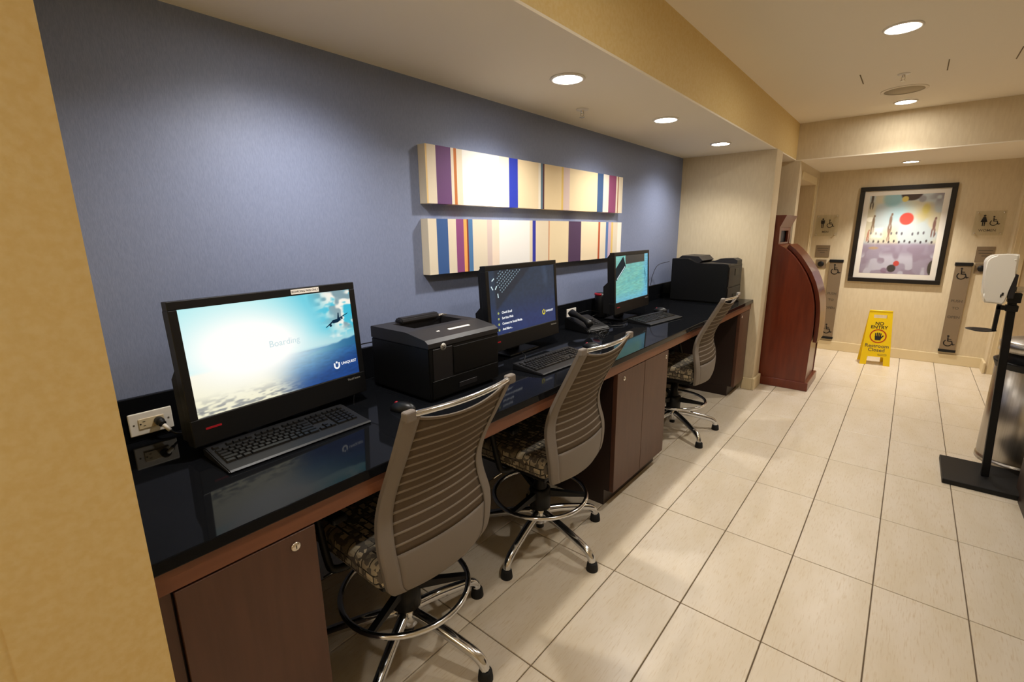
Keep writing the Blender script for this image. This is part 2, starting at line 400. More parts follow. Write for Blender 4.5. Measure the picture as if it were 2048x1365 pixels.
# ------------------------------------------------------------------ recessed downlights
def downlight(label, x, y, z, power, group, r=0.066, cone=122, blend=1.0, lens='lamp_lens', aim=0.0):
    t = thing('downlight', label, 'ceiling light', (x, y, z), 0, group)
    b = NB(); lathe(b, [(r+0.003, -0.0005), (r+0.013, -0.0005), (r+0.015, -0.004), (r+0.010, -0.008), (r, -0.008), (r, -0.003), (r+0.003, -0.0005)], 40); obj('trim_ring', b, 'white_plastic', t)
    b = NB(); lathe(b, [(0, -0.0012), (r-0.0005, -0.0012), (r-0.0005, -0.0032), (0, -0.0032)], 40); obj('lens', b, lens, t)
    ld = bpy.data.lights.new('downlight_lamp', 'SPOT'); ld.energy = power; ld.color = LAMP_COL; ld.spot_size = math.radians(cone); ld.spot_blend = blend; ld.shadow_soft_size = 0.032
    lo = bpy.data.objects.new('lamp', ld); COL.objects.link(lo); lo.parent = t; lo.location = (0, 0, -0.055); lo.rotation_euler = (0, aim, 0)      # aim > 0 leans toward the blue wall
    return t
gs = 'downlights in the lowered ceiling over the desk'
downlight('recessed downlight over the desk, nearest the camera in view', -0.166, 0.266, ZS, SOFFIT_W, gs, 0.066, 136, aim=math.radians(11))
downlight('recessed downlight over the desk, middle one of three', -0.152, 1.369, ZS, SOFFIT_W, gs, 0.066, 136, aim=math.radians(11))
downlight('recessed downlight over the desk, next to the cream pier', -0.155, 2.50, ZS, SOFFIT_W, gs, 0.066, 136, aim=math.radians(11))
downlight('recessed downlight over the desk above the front keyboard', -0.16, -0.85, ZS, SOFFIT_W, gs, 0.066, 136, aim=math.radians(11))
gc = 'downlights in the corridor ceiling'
downlight('large recessed downlight in the high corridor ceiling, front', 0.957, 1.747, ZC, CEIL_W, gc, 0.074, lens='lamp_lens_corridor')
downlight('recessed downlight in the high corridor ceiling behind the round speaker grille', 0.946, 3.69, ZC, CEIL_W, gc, 0.068, lens='lamp_lens_corridor')
downlight('recessed downlight in the corridor ceiling beside the camera', 0.957, -0.19, ZC, CEIL_W*0.45, gc, 0.074, lens='lamp_lens_corridor')
downlight('recessed downlight in the corridor ceiling behind the camera', 0.957, -2.13, ZC, CEIL_W*0.35, gc, 0.074)
downlight('recessed downlight in the low lobby ceiling above the framed picture', 1.022, 4.945, ZL, FAR_W, 'downlights in the lobby', 0.062, 106)

t = thing('floor_lamp', 'floor lamp with a warm drum shade behind the camera', 'lamp', (0.42, -2.88, 0))
b = NB(); lathe(b, [(0, 0), (0.14, 0), (0.14, 0.015), (0.02, 0.03), (0.012, 0.05), (0.012, 1.30), (0, 1.30)], 24); obj('stand', b, 'nickel', t)
b = NB(); lathe(b, [(0.115, 1.28), (0.10, 1.53), (0.097, 1.53), (0.112, 1.28), (0.115, 1.28)], 32); obj('shade', b, 'lamp_shade', t)

def sprinkler(label, x, y, z):
    t = thing('fire_sprinkler', label, 'sprinkler', (x, y, z), 0, 'ceiling sprinklers')
    b = NB(); lathe(b, [(0, 0), (0.036, 0), (0.034, -0.004), (0.012, -0.006), (0, -0.006)], 24); obj('escutcheon', b, 'white_plastic', t)
    b = NB(); lathe(b, [(0.009, -0.005), (0.009, -0.02), (0.0, -0.02)], 12)
    tube(b, [(0.008, 0, -0.018), (0.011, 0, -0.028), (0.003, 0, -0.04)], 0.002, 6); tube(b, [(-0.008, 0, -0.018), (-0.011, 0, -0.028), (-0.003, 0, -0.04)], 0.002, 6)
    obj('frame', b, 'nickel', t)
    b = NB(); lathe(b, [(0, -0.04), (0.016, -0.041), (0.016, -0.043), (0, -0.043)], 16); obj('deflector', b, 'nickel', t)
sprinkler('small fire sprinkler in the lowered ceiling above the striped canvases', -0.414, 0.80, ZS)
sprinkler('fire sprinkler in the high corridor ceiling in front of the round grille', 0.946, 2.75, ZC)
t = thing('speaker_grille', 'round painted speaker grille in the corridor ceiling', 'speaker grille', (0.942, 3.24, ZC))
b = NB(); lathe(b, [(0.125, 0), (0.146, 0), (0.146, -0.004), (0.138, -0.007), (0.125, -0.006)], 48); obj('rim', b, 'ceiling_paint', t)
b = NB(); lathe(b, [(0, -0.004), (0.126, -0.004), (0.126, -0.0005), (0, -0.0005)], 48); obj('perforated_disc', b, 'grille_paint', t)
for k, (x, lb) in enumerate(((0.714, 'thin dark slot in the corridor ceiling, left of the sprinkler'), (1.171, 'thin dark slot in the corridor ceiling, right of the sprinkler'), (1.494, 'thin dark slot in the corridor ceiling at the right edge'))):
    tag(obj('ceiling_slot', bx(NB(), (-0.003, -0.135, -0.0025), (0.003, 0.135, 0.0)), 'dark_slot', None, (x, 2.705, ZC)), lb, 'ceiling slot', 'slots in the corridor ceiling')

# ------------------------------------------------------------------ desk: counter and cabinets
t = thing('desk_counter', 'long black granite desk counter along the blue wall', 'counter', (0, 0, 0))
obj('slab', bx(NB(), (XB+0.001, YN+0.001, DZ-0.03), (0.075, YE-0.001, DZ), 0.003, 2), 'granite', t)
obj('backsplash', bx(NB(), (XB+0.001, YN+0.001, DZ), (XB+0.02, YE-0.001, DZ+0.142), 0.002, 1), 'granite', t)
obj('apron', bx(NB(), (0.036, YN+0.001, 0.786), (0.061, YE-0.001, DZ-0.03), 0.001, 1), 'apron_wood', t)
def lock(parent, y, z, x=0.0625):
    M = frame((x, y, z), (0, 1, 0), (0, 0, 1))
    b = NB(); lathe(b, [(0, 0), (0.0125, 0), (0.0125, 0.003), (0.009, 0.005), (0, 0.005)], 20, M); l = obj('lock', b, 'nickel', parent)
    b = NB(); bx(b, (-0.0012, -0.0045, 0.005), (0.0012, 0.0045, 0.0055), M=M); obj('key_slot', b, 'ink', l)
def cabinet(label, y0, y1, doors, locks, filler=None):
    t = thing('base_cabinet', label, 'cabinet', (0, (y0+y1)/2, 0), 0, 'brown base cabinets under the desk'); c = (y0+y1)/2
    obj('carcass', bx(NB(), (-0.60, y0-c, 0.095), (0.034, y1-c, 0.841)), 'dark_laminate', t)
    obj('toe_kick', bx(NB(), (-0.60, y0-c+0.002, 0.0), (0.003, y1-c-0.002, 0.094)), 'dark_laminate', t)
    if filler: obj('filler_strip', bx(NB(), (0.0345, filler[0]-c, 0.095), (0.05, filler[1]-c, 0.781), 0.001, 1), 'brown_laminate', t)
    for (a, e), l in zip(doors, locks):
        dn = obj('door', bx(NB(), (0.0345, a-c, 0.095), (0.0605, e-c, 0.781), 0.0012, 1), 'brown_laminate', t)
        if l: lock(dn, l[0]-c, l[1], 0.0605)
cabinet('brown cabinet at the near end of the desk with one locked door', YN+0.002, -1.222, [(-1.532, -1.223)], [(-1.277, 0.747)], (YN+0.002, -1.536))
cabinet('brown two-door cabinet under the middle of the desk', 0.44, 1.12, [(0.441, 0.773), (0.777, 1.119)], [(0.515, 0.742), (1.083, 0.742)])
cabinet('brown cabinet at the far end of the desk against the cream pier', 2.765, YE-0.022, [(2.766, YE-0.024)], [(2.815, 0.748)])

# ------------------------------------------------------------------ striped canvases
def stripes(name, label, ys, cols, z0, z1):
    t = thing(name, label, 'wall art', (XB, (ys[0]+ys[-1])/2, z0), 0, 'striped canvases on the blue wall'); c = (ys[0]+ys[-1])/2; D = 0.052
    V = []; F = []; C = []
    def quad(a, b2, c2, d, col):
        n = len(V); V.extend((a, b2, c2, d)); F.append((n, n+1, n+2, n+3)); C.append(col)
    h = z1-z0
    for k in range(len(cols)):
        a, e = ys[k]-c, ys[k+1]-c; col = cols[k]
        quad((D, a, 0), (D, e, 0), (D, e, h), (D, a, h), col)
        quad((0.001, a, h), (D, a, h), (D, e, h), (0.001, e, h), col); quad((0.001, a, 0), (0.001, e, 0), (D, e, 0), (D, a, 0), col)
    a, e = ys[0]-c, ys[-1]-c; ed = (216, 205, 184)
    quad((0.001, a, 0), (D, a, 0), (D, a, h), (0.001, a, h), ed); quad((0.001, e, 0), (0.001, e, h), (D, e, h), (D, e, 0), ed)
    quad((0.001, a, 0), (0.001, a, h), (0.001, e, h), (0.001, e, 0), ed)
    me = bpy.data.meshes.new('canvas'); me.from_pydata(V, [], F)
    at = me.color_attributes.new('print', 'FLOAT_COLOR', 'CORNER'); i = 0
    for col in C:
        for _ in range(4): at.data[i].color = S(*col); i += 1
    me.materials.append(MATS['canvas_print']); o = bpy.data.objects.new('canvas', me); COL.objects.link(o); o.parent = t
cr, wh, be = (220, 207, 184), (232, 229, 224), (226, 206, 168)
stripes('striped_canvas', 'upper long striped canvas with a bright blue band and a purple band at its left',
 [-0.205, -0.195, -0.141, -0.045, -0.026, -0.007, 0.032, 0.311, 0.394, 0.472, 0.669, 0.692, 0.713, 0.729, 0.916, 0.938, 1.011, 1.372, 1.456, 1.539, 1.652, 1.676, 1.69, 1.757],
 [(222, 190, 130), cr, (98, 60, 108), cr, (182, 104, 44), (220, 208, 186), wh, (226, 216, 202), (32, 52, 168), be, (232, 222, 204), (84, 112, 130), (84, 36, 40), (224, 200, 156), (216, 182, 96), (206, 182, 172), (226, 206, 166), (50, 80, 122), (218, 208, 194), (130, 62, 98), cr, (150, 90, 50), cr], 1.648, 1.912)
stripes('striped_canvas', 'lower long striped canvas with a dark purple band right of its middle',
 [-0.208, -0.154, -0.08, -0.025, 0.028, 0.051, 0.062, 0.094, 0.205, 0.244, 0.303, 0.582, 0.61, 0.642, 0.777, 0.786, 1.007, 1.164, 1.401, 1.428, 1.514, 1.551, 1.596, 1.626, 1.697, 1.762],
 [cr, (50, 86, 142), cr, (134, 66, 118), (232, 164, 84), (124, 46, 32), (72, 116, 162), cr, (206, 186, 178), (232, 212, 192), wh, cr, (36, 42, 152), (222, 206, 178), (186, 110, 60), be, (72, 46, 78), (230, 210, 176), (172, 78, 38), cr, (82, 112, 162), (192, 168, 184), (222, 188, 112), cr, (242, 234, 220)], 1.312, 1.578)

# ------------------------------------------------------------------ screens
def fnoise(U, V, sx, sy, seed):
    r = np.random.RandomState(seed); g = r.rand(sy+2, sx+2); x = U*sx; y = V*sy
    xi = np.clip(x.astype(int), 0, sx); yi = np.clip(y.astype(int), 0, sy); fx = x-xi; fy = y-yi; fx = fx*fx*(3-2*fx); fy = fy*fy*(3-2*fy)
    return (g[yi, xi]*(1-fx)+g[yi, xi+1]*fx)*(1-fy)+(g[yi+1, xi]*(1-fx)+g[yi+1, xi+1]*fx)*fy
def mixc(a, b, t): t = np.clip(t, 0, 1)[:, None]; return a*(1-t)+b*t
def rgb(*c): return np.array(c, float)[None, :]/255
def sst(a, b, x): t = np.clip((x-a)/(b-a), 0, 1); return t*t*(3-2*t)
def scr_sea(U, V):
    sky = mixc(np.repeat(rgb(150, 226, 232), len(U), 0), np.repeat(rgb(40, 178, 208), len(U), 0), sst(0.3, 0.85, U)*sst(0.3, 0.9, V+0.2))
    hz = 0.40
    sky = mixc(sky, np.repeat(rgb(150, 205, 214), len(U), 0), sst(0.62, 0.42, V)*sst(0.5, 0.8, U))
    cl = fnoise(U, V, 9, 8, 3)*0.55+fnoise(U, V, 22, 20, 4)*0.3+fnoise(U, V, 50, 44, 5)*0.15
    m = sst(0.74, 0.95, U+0.25*(V-0.6))*sst(0.40, 0.62, V); cb = fnoise(U+0.01, V-0.02, 22, 20, 4)
    sky = mixc(sky, mixc(np.repeat(rgb(244, 240, 228), len(U), 0), np.repeat(rgb(120, 150, 160), len(U), 0), sst(0.45, 0.75, cb)), m*sst(0.36, 0.52, cl))
    sky = mixc(sky, np.repeat(rgb(236, 240, 234), len(U), 0), 0.8*sst(0.07, 0.0, abs(V-0.47-0.1*(U-0.8)))*sst(0.6, 0.8, U)*sst(0.4, 0.6, cl))
    rip = fnoise(U*1.0, V, 46, 80, 8)*0.5+fnoise(U, V, 18, 46, 9)*0.5
    sea = mixc(np.repeat(rgb(44, 122, 168), len(U), 0), np.repeat(rgb(18, 58, 122), len(U), 0), sst(0.4, 0.0, V)+0.5*sst(0.6, 1, U))
    sea = sea*(0.86+0.28*rip[:, None])
    gold = mixc(np.repeat(rgb(238, 232, 196), len(U), 0), np.repeat(rgb(120, 122, 120), len(U), 0), sst(0.35, 0.72, rip)*sst(0.22, 0.02, V)*1.1)
    sea = mixc(sea, gold, sst(0.62, 0.34, U-0.25*(0.2-V)))
    im = np.where((V > hz)[:, None], sky, sea)
    im = mixc(im, sea, sst(hz+0.03, hz-0.03, V))
    ml = hz-0.07+0.36*np.clip(U-0.62, 0, 1)**1.1+0.02*fnoise(U, V*0, 22, 1, 12)
    mt = mixc(np.repeat(rgb(58, 136, 172), len(U), 0), np.repeat(rgb(24, 92, 138), len(U), 0), sst(0.6, 1.0, U))
    im = mixc(im, mt, sst(ml+0.012, ml-0.012, V)*sst(hz-0.09+0.05*(U-0.6), hz-0.05+0.05*(U-.6), V)*sst(0.6, 0.66, U))
    g1 = np.exp(-(((U-0.25)/0.40)**2+((V-0.60)/0.46)**2)); g2 = np.exp(-(((U-0.42)/0.34)**2+((V-0.50)/0.30)**2))
    im = mixc(im, np.repeat(rgb(255, 255, 250), len(U), 0), 0.95*g1+0.55*g2)
    return im
def scr_navy(U, V):
    im = mixc(np.repeat(rgb(30, 52, 104), len(U), 0), np.repeat(rgb(38, 56, 78), len(U), 0), sst(0.0, 0.7, V))
    x = U*1.78; d = (x*0.55+ (1-V)*0.83)  # diagonal edge of the pictured laptop
    im = mixc(im, np.repeat(rgb(30, 42, 58), len(U), 0), sst(0.62, 0.56, d)*sst(0.1, 0.16, x))
    im = mixc(im, np.repeat(rgb(58, 78, 104), len(U), 0), 0.7*sst(0.12, 0.0, abs(x-1.5+0.15*(V-0.8)))*sst(0.6, 0.75, V))
    im = im*(0.94+0.12*fnoise(U, V, 40, 30, 2)[:, None])
    return im
def scr_teal(U, V):
    n = fnoise(U, V, 8, 26, 31)*0.6+fnoise(U, V, 20, 60, 32)*0.4
    im = mixc(np.repeat(rgb(138, 206, 184), len(U), 0), np.repeat(rgb(108, 186, 186), len(U), 0), n*1.1)
    im = mixc(im, np.repeat(rgb(108, 184, 218), len(U), 0), sst(0.75, 1.0, U)*0.9+sst(0.25, 0.0, V)*0.7)
    im = im*(0.92+0.16*fnoise(U, V, 16, 70, 33)[:, None])
    im = mixc(im, np.repeat(rgb(44, 46, 46), len(U), 0), sst(0.28, 0.285, U)*sst(0.885, 0.88, U)*sst(0.80+0.02*U, 0.81+0.02*U, V))
    return im
SW = 0.567; SH = SW*9/16
def logo(M, parent, x, y, s, mname, tname):
    """round u mark with a dot, and the word beside it"""
    b = NB(); T = M @ Matrix.Translation((x, y, 0.0008))
    strip2d(b, [(-0.5*s, 0.45*s)]+arc(0, 0, 0.5*s, PI, 2*PI, 14)+[(0.5*s, 0.45*s)], 0.3*s, 0.0004, T); disc(b, (0, 0.62*s, 0), 0.2*s, 0.0004, 16, T)
    obj('logo_mark', b, mname, parent)
    obj('logo_word', text_bm('UNIQUEST', s*0.72, T @ Matrix.Translation((s*1.0, 0.15*s, 0)), 'LEFT', 0.0004, 0.006*s), tname, parent)
def monitor(label, x, y, z, yaw, tilt, fn, smat, deco, grid):
    t = thing('computer_monitor', label, 'monitor', (x, y, DZ), yaw, 'black desktop computers on the counter')
    h0 = z-DZ; up = Vector((-math.sin(tilt), 0, math.cos(tilt))); n = Vector((math.cos(tilt), 0, math.sin(tilt)))
    F = frame((0, 0, h0), (0, 1, 0), up)           # local x right, y up, z out of the screen; origin bottom centre
    bs, bt, bc = 0.023, 0.025, 0.082
    b = NB(); W2 = SW/2
    bx(b, (-W2-bs, SH, -0.032), (W2+bs, SH+bt, 0.003), 0.002, 2, F); bx(b, (-W2-bs, -0.002, -0.032), (-W2, SH, 0.003), 0.002, 2, F); bx(b, (W2, -0.002, -0.032), (W2+bs, SH, 0.003), 0.002, 2, F)
    obj('bezel', b, 'black_plastic', t)
    ch = obj('chin', bx(NB(), (-W2-bs, -bc, -0.04), (W2+bs, -0.0005, 0.004), 0.003, 2, F), 'black_plastic', t)
    b = NB(); M = F @ Matrix.Translation((-W2+0.035, -0.034, 0.0042)); bx(b, (-0.022, -0.003, 0), (0.022, 0.003, 0.0006), M=M)
    o = obj('maker_badge', b, 'red_plastic', ch); 
    b = text_bm('ThinkCentre', 0.011, F @ Matrix.Translation((W2-0.03, -0.018, 0.0042)), 'CENTER', 0.0004); obj('model_name', b, 'silver_logo', ch)
    hb = NB(); prism(hb, [(-0.03, -bc+0.006), (-0.032, SH+bt-0.006), (-0.052, SH+bt-0.03), (-0.052, SH*0.45), (-0.085, SH*0.36), (-0.088, -bc+0.01)], -W2-bs+0.006, W2+bs-0.006, 'x', F @ Matrix(((1, 0, 0, 0), (0, 0, 1, 0), (0, 1, 0, 0), (0, 0, 0, 1))))
    obj('rear_housing', hb, 'matte_black', t)
    obj('stand_neck', bx(NB(), (-0.125, -0.05, 0.01), (-0.085, 0.05, 0.26), 0.006), 'matte_black', t)
    obj('stand_foot', bx(NB(), (-0.16, -0.13, 0.0), (-0.01, 0.13, 0.012), 0.005), 'black_plastic', t)
    s = vgrid('screen', F @ Matrix.Translation((-W2, 0, 0.0005)), SW, SH, grid[0], grid[1], fn, smat, t)
    deco(F @ Matrix.Translation((-W2, 0, 0.0008)), s, t)
    return t
def deco1(M, s, t):
    logo(M, s, 0.474, 0.047, 0.019, 'screen_white', 'screen_white')
    # airliner seen from behind
    b = NB(); P = M @ Matrix.Translation((0.497, 0.211, 0.0008))
    prism(b, [(-0.020, -0.004), (-0.014, -0.008), (0.004, -0.007), (0.016, -0.001), (0.020, 0.006), (0.006, 0.006), (-0.012, 0.005), (-0.019, 0.002)], 0, 0.0004, 'z', P)
    prism(b, [(0.010, 0.004), (0.050, 0.020), (0.052, 0.023), (0.008, 0.008)], 0, 0.0004, 'z', P); prism(b, [(-0.012, -0.003), (-0.046, -0.020), (-0.047, -0.018), (-0.016, 0.002)], 0, 0.0004, 'z', P)
    prism(b, [(0.004, 0.004), (0.012, 0.004), (0.013, 0.028), (0.009, 0.028)], 0, 0.0004, 'z', P); disc(b, (-0.026, -0.014, 0), 0.005, 0.0004, 10, P); disc(b, (0.024, 0.006, 0), 0.004, 0.0004, 10, P)
    obj('airliner', b, 'screen_dark', s)
    obj('faint_word', text_bm('Boarding', 0.030, M @ Matrix.Translation((0.292, 0.172, 0.0004)), 'CENTER', 0.0004), 'screen_grey', s)
    F = M @ Matrix.Translation((0.39, SH+0.013, 0.0025)); st = obj('sticker', bx(NB(), (-0.052, -0.008, 0), (0.052, 0.008, 0.0006), M=F), 'label_white', t); st['label'] = 'white sticker with small capital letters'
    obj('sticker_text', text_bm('BOARDING PASS ONLY', 0.0095, F @ Matrix.Translation((0, 0, 0.0007)), 'CENTER', 0.0003), 'ink', st)
def deco2(M, s, t):
    logo(M, s, 0.448, 0.062, 0.021, 'screen_yellow', 'screen_white')
    for k, tx in enumerate(('Check Email', 'Surf the Web', 'Connect to Social Media', 'And More...')):
        obj('menu_line', text_bm(tx, 0.0165, M @ Matrix.Translation((0.082, 0.108-0.028*k, 0.0004)), 'LEFT', 0.0004, 0.0003), 'screen_white', s)
        b = NB(); disc(b, (0.056, 0.108-0.028*k, 0.0004), 0.0062, 0.0004, 14, M); obj('menu_icon', b, 'screen_lime', s)
    b = NB(); R = M @ Matrix.Translation((0.09, 0.30, 0.0004)) @ Matrix.Rotation(math.radians(-33), 4, 'Z')
    # pictured laptop keys
    Ri = R.inverted(); 
    b = NB(); a = math.radians(33); c, sn = math.cos(a), math.sin(a)
    for i in range(-8, 16):
        for j in range(-10, 8):
            px, py = i*0.0165+(j % 2)*0.004, j*0.0150
            X, Y = 0.15+px*c+py*sn*0.0-py*sn, 0.30+px*sn+py*c
            if 0.062 < X < 0.30 and 0.205 < Y < SH-0.004 and (Y-0.205) > (X-0.10)*0.62 and (Y-0.205) > -(X-0.085)*2.2:
                prism(b, [(X-0.0035, Y-0.004), (X+0.004, Y-0.001), (X+0.0035, Y+0.004), (X-0.004, Y+0.001)], 0.0003, 0.0007, 'z', M)
    obj('pictured_keys', b, 'screen_key', s)['kind'] = 'stuff'
    b = NB()
    for X, Y, a in ((0.03, 0.275, 0.6), (0.02, 0.235, 2.2), (0.05, 0.235, 0.9), (0.062, 0.195, 1.7)):
        strip2d(b, [(X-0.009*math.cos(a), Y-0.009*math.sin(a)), (X+0.009*math.cos(a), Y+0.009*math.sin(a))], 0.006, 0.0004, M @ Matrix.Translation((0, 0, 0.0004)))
    obj('pictured_clips', b, 'screen_grey', s)
def deco3(M, s, t):
    Q = lambda *p: [(u*SW, v*SH) for u, v in p]
    b = NB(); prism(b, Q((0.001, 0.74), (0.215, 0.985), (0.292, 0.755), (0.03, 0.475), (0.001, 0.50)), 0.0003, 0.0006, 'z', M); obj('pictured_tablet', b, 'screen_slate', s)
    b = NB(); prism(b, Q((0.028, 0.515), (0.035, 0.495), (0.268, 0.748), (0.262, 0.77)), 0.0007, 0.001, 'z', M); obj('pictured_tablet_edge', b, 'screen_grey', s)
    b = NB()
    strip2d(b, [(0.50, 0.21), (0.535, 0.14), (0.548, 0.09)], 0.004, 0.0004, M @ Matrix.Translation((0, 0, 0.0004)))
    strip2d(b, [(0.50, 0.19), (0.512, 0.13), (0.53, 0.08)], 0.003, 0.0004, M @ Matrix.Translation((0, 0, 0.0004)))
    obj('pictured_strokes', b, 'screen_dark', s)
monitor('near computer monitor showing a bright sunlit sea and airliner', -0.402, -1.040, 0.991, 0.094, 0.069, scr_sea, 'screen_bright', deco1, (288, 162))
monitor('middle computer monitor with a dark navy screen and menu text', -0.378, 0.230, 1.012, 0.028, 0.064, scr_navy, 'screen_mid', deco2, (120, 68))
monitor('far computer monitor with a turquoise screen', -0.384, 1.505, 1.025, 0.042, 0.046, scr_teal, 'screen_mid', deco3, (144, 81))

# ------------------------------------------------------------------ keyboards and mice
key_src = {}
def keyboard(label, cx, cy, rot, wid=0.455, dep=0.185):
    """local x toward the sitter, y along the row"""
    t = thing('keyboard', label, 'keyboard', (cx, cy, DZ), rot, 'black keyboards on the counter')
    b = NB(); prism(b, [(-dep/2, 0.0), (-dep/2, 0.028), (-dep/2+0.02, 0.028), (dep/2-0.052, 0.014), (dep/2-0.006, 0.010), (dep/2, 0.006), (dep/2-0.004, 0.0)], -wid/2, wid/2, 'y')
    bmesh.ops.recalc_face_normals(b, faces=b.faces); bmesh.ops.bevel(b, geom=[e for e in b.edges if abs((e.verts[0].co-e.verts[1].co).y) < 1e-6], offset=0.003, segments=2, affect='EDGES')
    obj('case', b, 'keyboard_grey', t)
    u = 0.0187; x0 = -dep/2+0.026; slope = -0.014/(dep-0.072)
    rows = [[1]+[None]+[1]*4+[.5]+[1]*4+[.5]+[1]*4, [1]*13+[2], [1.5]+[1]*12+[1.5], [1.75]+[1]*11+[2.25], [2.25]+[1]*10+[2.75], [1.5, 1, 1.25, 6.25, 1.25, 1, 1, 1.75]]
    blocks = []
    for r, row in enumerate(rows):
        y = -wid/2+0.012
        for k in row:
            if k is None: y += u; continue
            if k == .5: y += u*.5; continue
            blocks.append((r, y, k)); y += k*u
        yy = -wid/2+0.012+15.25*u
        if r in (0, 1, 2): blocks += [(r, yy+i*u, 1) for i in range(3)]
        if r == 4: blocks.append((r, yy+u, 1))
        if r == 5: blocks += [(r, yy+i*u, 1) for i in range(3)]
        yy = -wid/2+0.012+18.5*u
        blocks += [(r, yy+i*u, 1) for i in range(4)] if r < 5 else [(r, yy, 2), (r, yy+2*u, 1), (r, yy+3*u, 1)]
    for r, y, k in blocks:
        x = x0+r*u*0.94+(0.006 if r else 0); z = 0.0275+slope*(x+dep/2-0.02)
        if y+k*u > wid/2-0.004: continue
        key = ('k', k)
        if key not in key_src:
            b = NB(); hw = k*u/2-0.0009; hd = u*0.47-0.0009
            A = [(-hd, -hw), (hd, -hw), (hd, hw), (-hd, hw)]; q = 0.0022
            lo = [b.verts.new((a, c, 0)) for a, c in A]; hi = [b.verts.new((a*(1-q/hd), c*(1-q/hw), 0.0055)) for a, c in A]
            b.faces.new(hi); [b.faces.new((lo[i], lo[(i+1) % 4], hi[(i+1) % 4], hi[i])) for i in range(4)]
            key_src[key] = obj('key', b, 'key_black', t, (x+u*0.47, y+k*u/2, z)); o = key_src[key]
        else: o = share('key', key_src[key], t, (x+u*0.47, y+k*u/2, z))
        o.rotation_euler.y = -math.atan(slope)
keyboard('keyboard in front of the near monitor', -0.292, -1.093, 0.02)
keyboard('keyboard behind the middle chair', -0.140, 0.165, -0.03)
keyboard('keyboard beside the far monitor', -0.222, 1.565, -0.12)
def mouse(label, x, y, rot):
    t = thing('computer_mouse', label, 'mouse', (x, y, DZ), rot, 'computer mice on the counter')
    b = bmesh.new(); bmesh.ops.create_uvsphere(b, u_segments=24, v_segments=14, radius=1)
    for v in b.verts:
        v.co.z = max(v.co.z, -0.12); v.co = Vector((v.co.x*0.056, v.co.y*(0.031-0.004*v.co.x), (v.co.z+0.12)*0.031*(1.0+0.12*v.co.x)))
    obj('shell', b, 'black_plastic', t, smooth=True)
    b = NB(); lathe(b, [(0, -0.004), (0.007, -0.004), (0.007, 0.004), (0, 0.004)], 18, Matrix.Translation((-0.031, 0, 0.0235)) @ Matrix.Rotation(PI/2, 4, 'X')); obj('scroll_wheel', b, 'red_plastic', t)
    return t
mouse('black mouse behind the near chair beside the black printer', -0.215, -0.720, 0.25)
mouse('black mouse with red wheel beside the middle keyboard', -0.150, 0.530, 0.1)
mouse('shiny black mouse beside the far keyboard', -0.345, 1.945, 0.1)

# ------------------------------------------------------------------ printers
t = thing('laser_printer', 'black laser printer beside the near monitor', 'printer', (-0.368, -0.415, DZ), 0, 'black printers on the counter')
pw, pd, ph = 0.395, 0.365, 0.262
b = NB(); prof = [(-pd/2, 0.012), (-pd/2, ph-0.01), (-pd/2+0.012, ph), (-pd/2+0.05, ph), (-pd/2+0.19, ph-0.045), (-pd/2+0.195, ph), (pd/2-0.13, ph), (pd/2-0.012, ph-0.022), (pd/2, ph-0.035), (pd/2, 0.012)]
prism(b, [(-pd/2, 0.012), (-pd/2, ph-0.048), (pd/2, ph-0.048), (pd/2, 0.012)], -pw/2, pw/2, 'y')
bmesh.ops.bevel(b, geom=list(b.edges), offset=0.004, segments=2, affect='EDGES'); obj('body', b, 'printer_black', t)
b = NB(); bx(b, (-pd/2+0.02, -pw/2+0.02, 0), (pd/2-0.02, pw/2-0.02, 0.013)); obj('foot_plate', b, 'rubber', t)
# lid: rim around a sunken output tray
b = NB(); side = [(-pd/2, ph-0.047), (-pd/2, ph-0.004), (-pd/2+0.004, ph), (pd/2-0.13, ph), (pd/2-0.02, ph-0.018), (pd/2-0.001, ph-0.030), (pd/2, ph-0.047)]
prism(b, side, -pw/2, -pw/2+0.075, 'y'); prism(b, side, pw/2-0.05, pw/2, 'y')
front = [(pd/2-0.175, ph-0.047), (pd/2-0.172, ph-0.001), (pd/2-0.13, ph), (pd/2-0.02, ph-0.018), (pd/2-0.001, ph-0.030), (pd/2, ph-0.047)]
prism(b, front, -pw/2+0.075, pw/2-0.05, 'y'); prism(b, [(-pd/2, ph-0.047), (-pd/2, ph-0.004), (-pd/2+0.004, ph), (-pd/2+0.05, ph), (-pd/2+0.052, ph-0.047)], -pw/2+0.075, pw/2-0.05, 'y')
obj('top_cover', b, 'printer_grey', t)
b = NB(); prism(b, [(-pd/2+0.008, ph-0.001), (-pd/2+0.03, ph+0.022), (-pd/2+0.065, ph+0.020), (-pd/2+0.07, ph-0.001)], -pw/2+0.11, pw/2-0.07, 'y'); bmesh.ops.bevel(b, geom=list(b.edges), offset=0.006, segments=2, affect='EDGES'); obj('paper_exit_hood', b, 'printer_grey', t)
M = frame((pd/2-0.075, 0.03, ph-0.0085), (0, 1, 0), (-0.987, 0, 0.161))
pl = obj('panel_label', bx(NB(), (-0.055, -0.007, 0), (0.065, 0.007, 0.0012), M=M), 'label_white', t); pl['label'] = 'white label strip'
obj('display', bx(NB(), (-0.045, 0.012, 0), (0.03, 0.024, 0.001), 0.0004, 1, M), 'ink', t)
obj('power_button', bx(NB(), (-0.115, 0.0, 0), (-0.1, 0.008, 0.0012), 0.0004, 1, M), 'label_white', t)
M = frame((pd/2+0.0005, 0, 0), (0, 1, 0), (0, 0, 1))
obj('front_panel', bx(NB(), (-pw/2+0.125, 0.09, 0), (pw/2-0.012, ph-0.06, 0.003), 0.002, 2, M), 'printer_black', t)
obj('side_strip', bx(NB(), (-pw/2+0.02, 0.05, 0), (-pw/2+0.118, ph-0.054, 0.002), 0.001, 1, M), 'printer_grey', t)
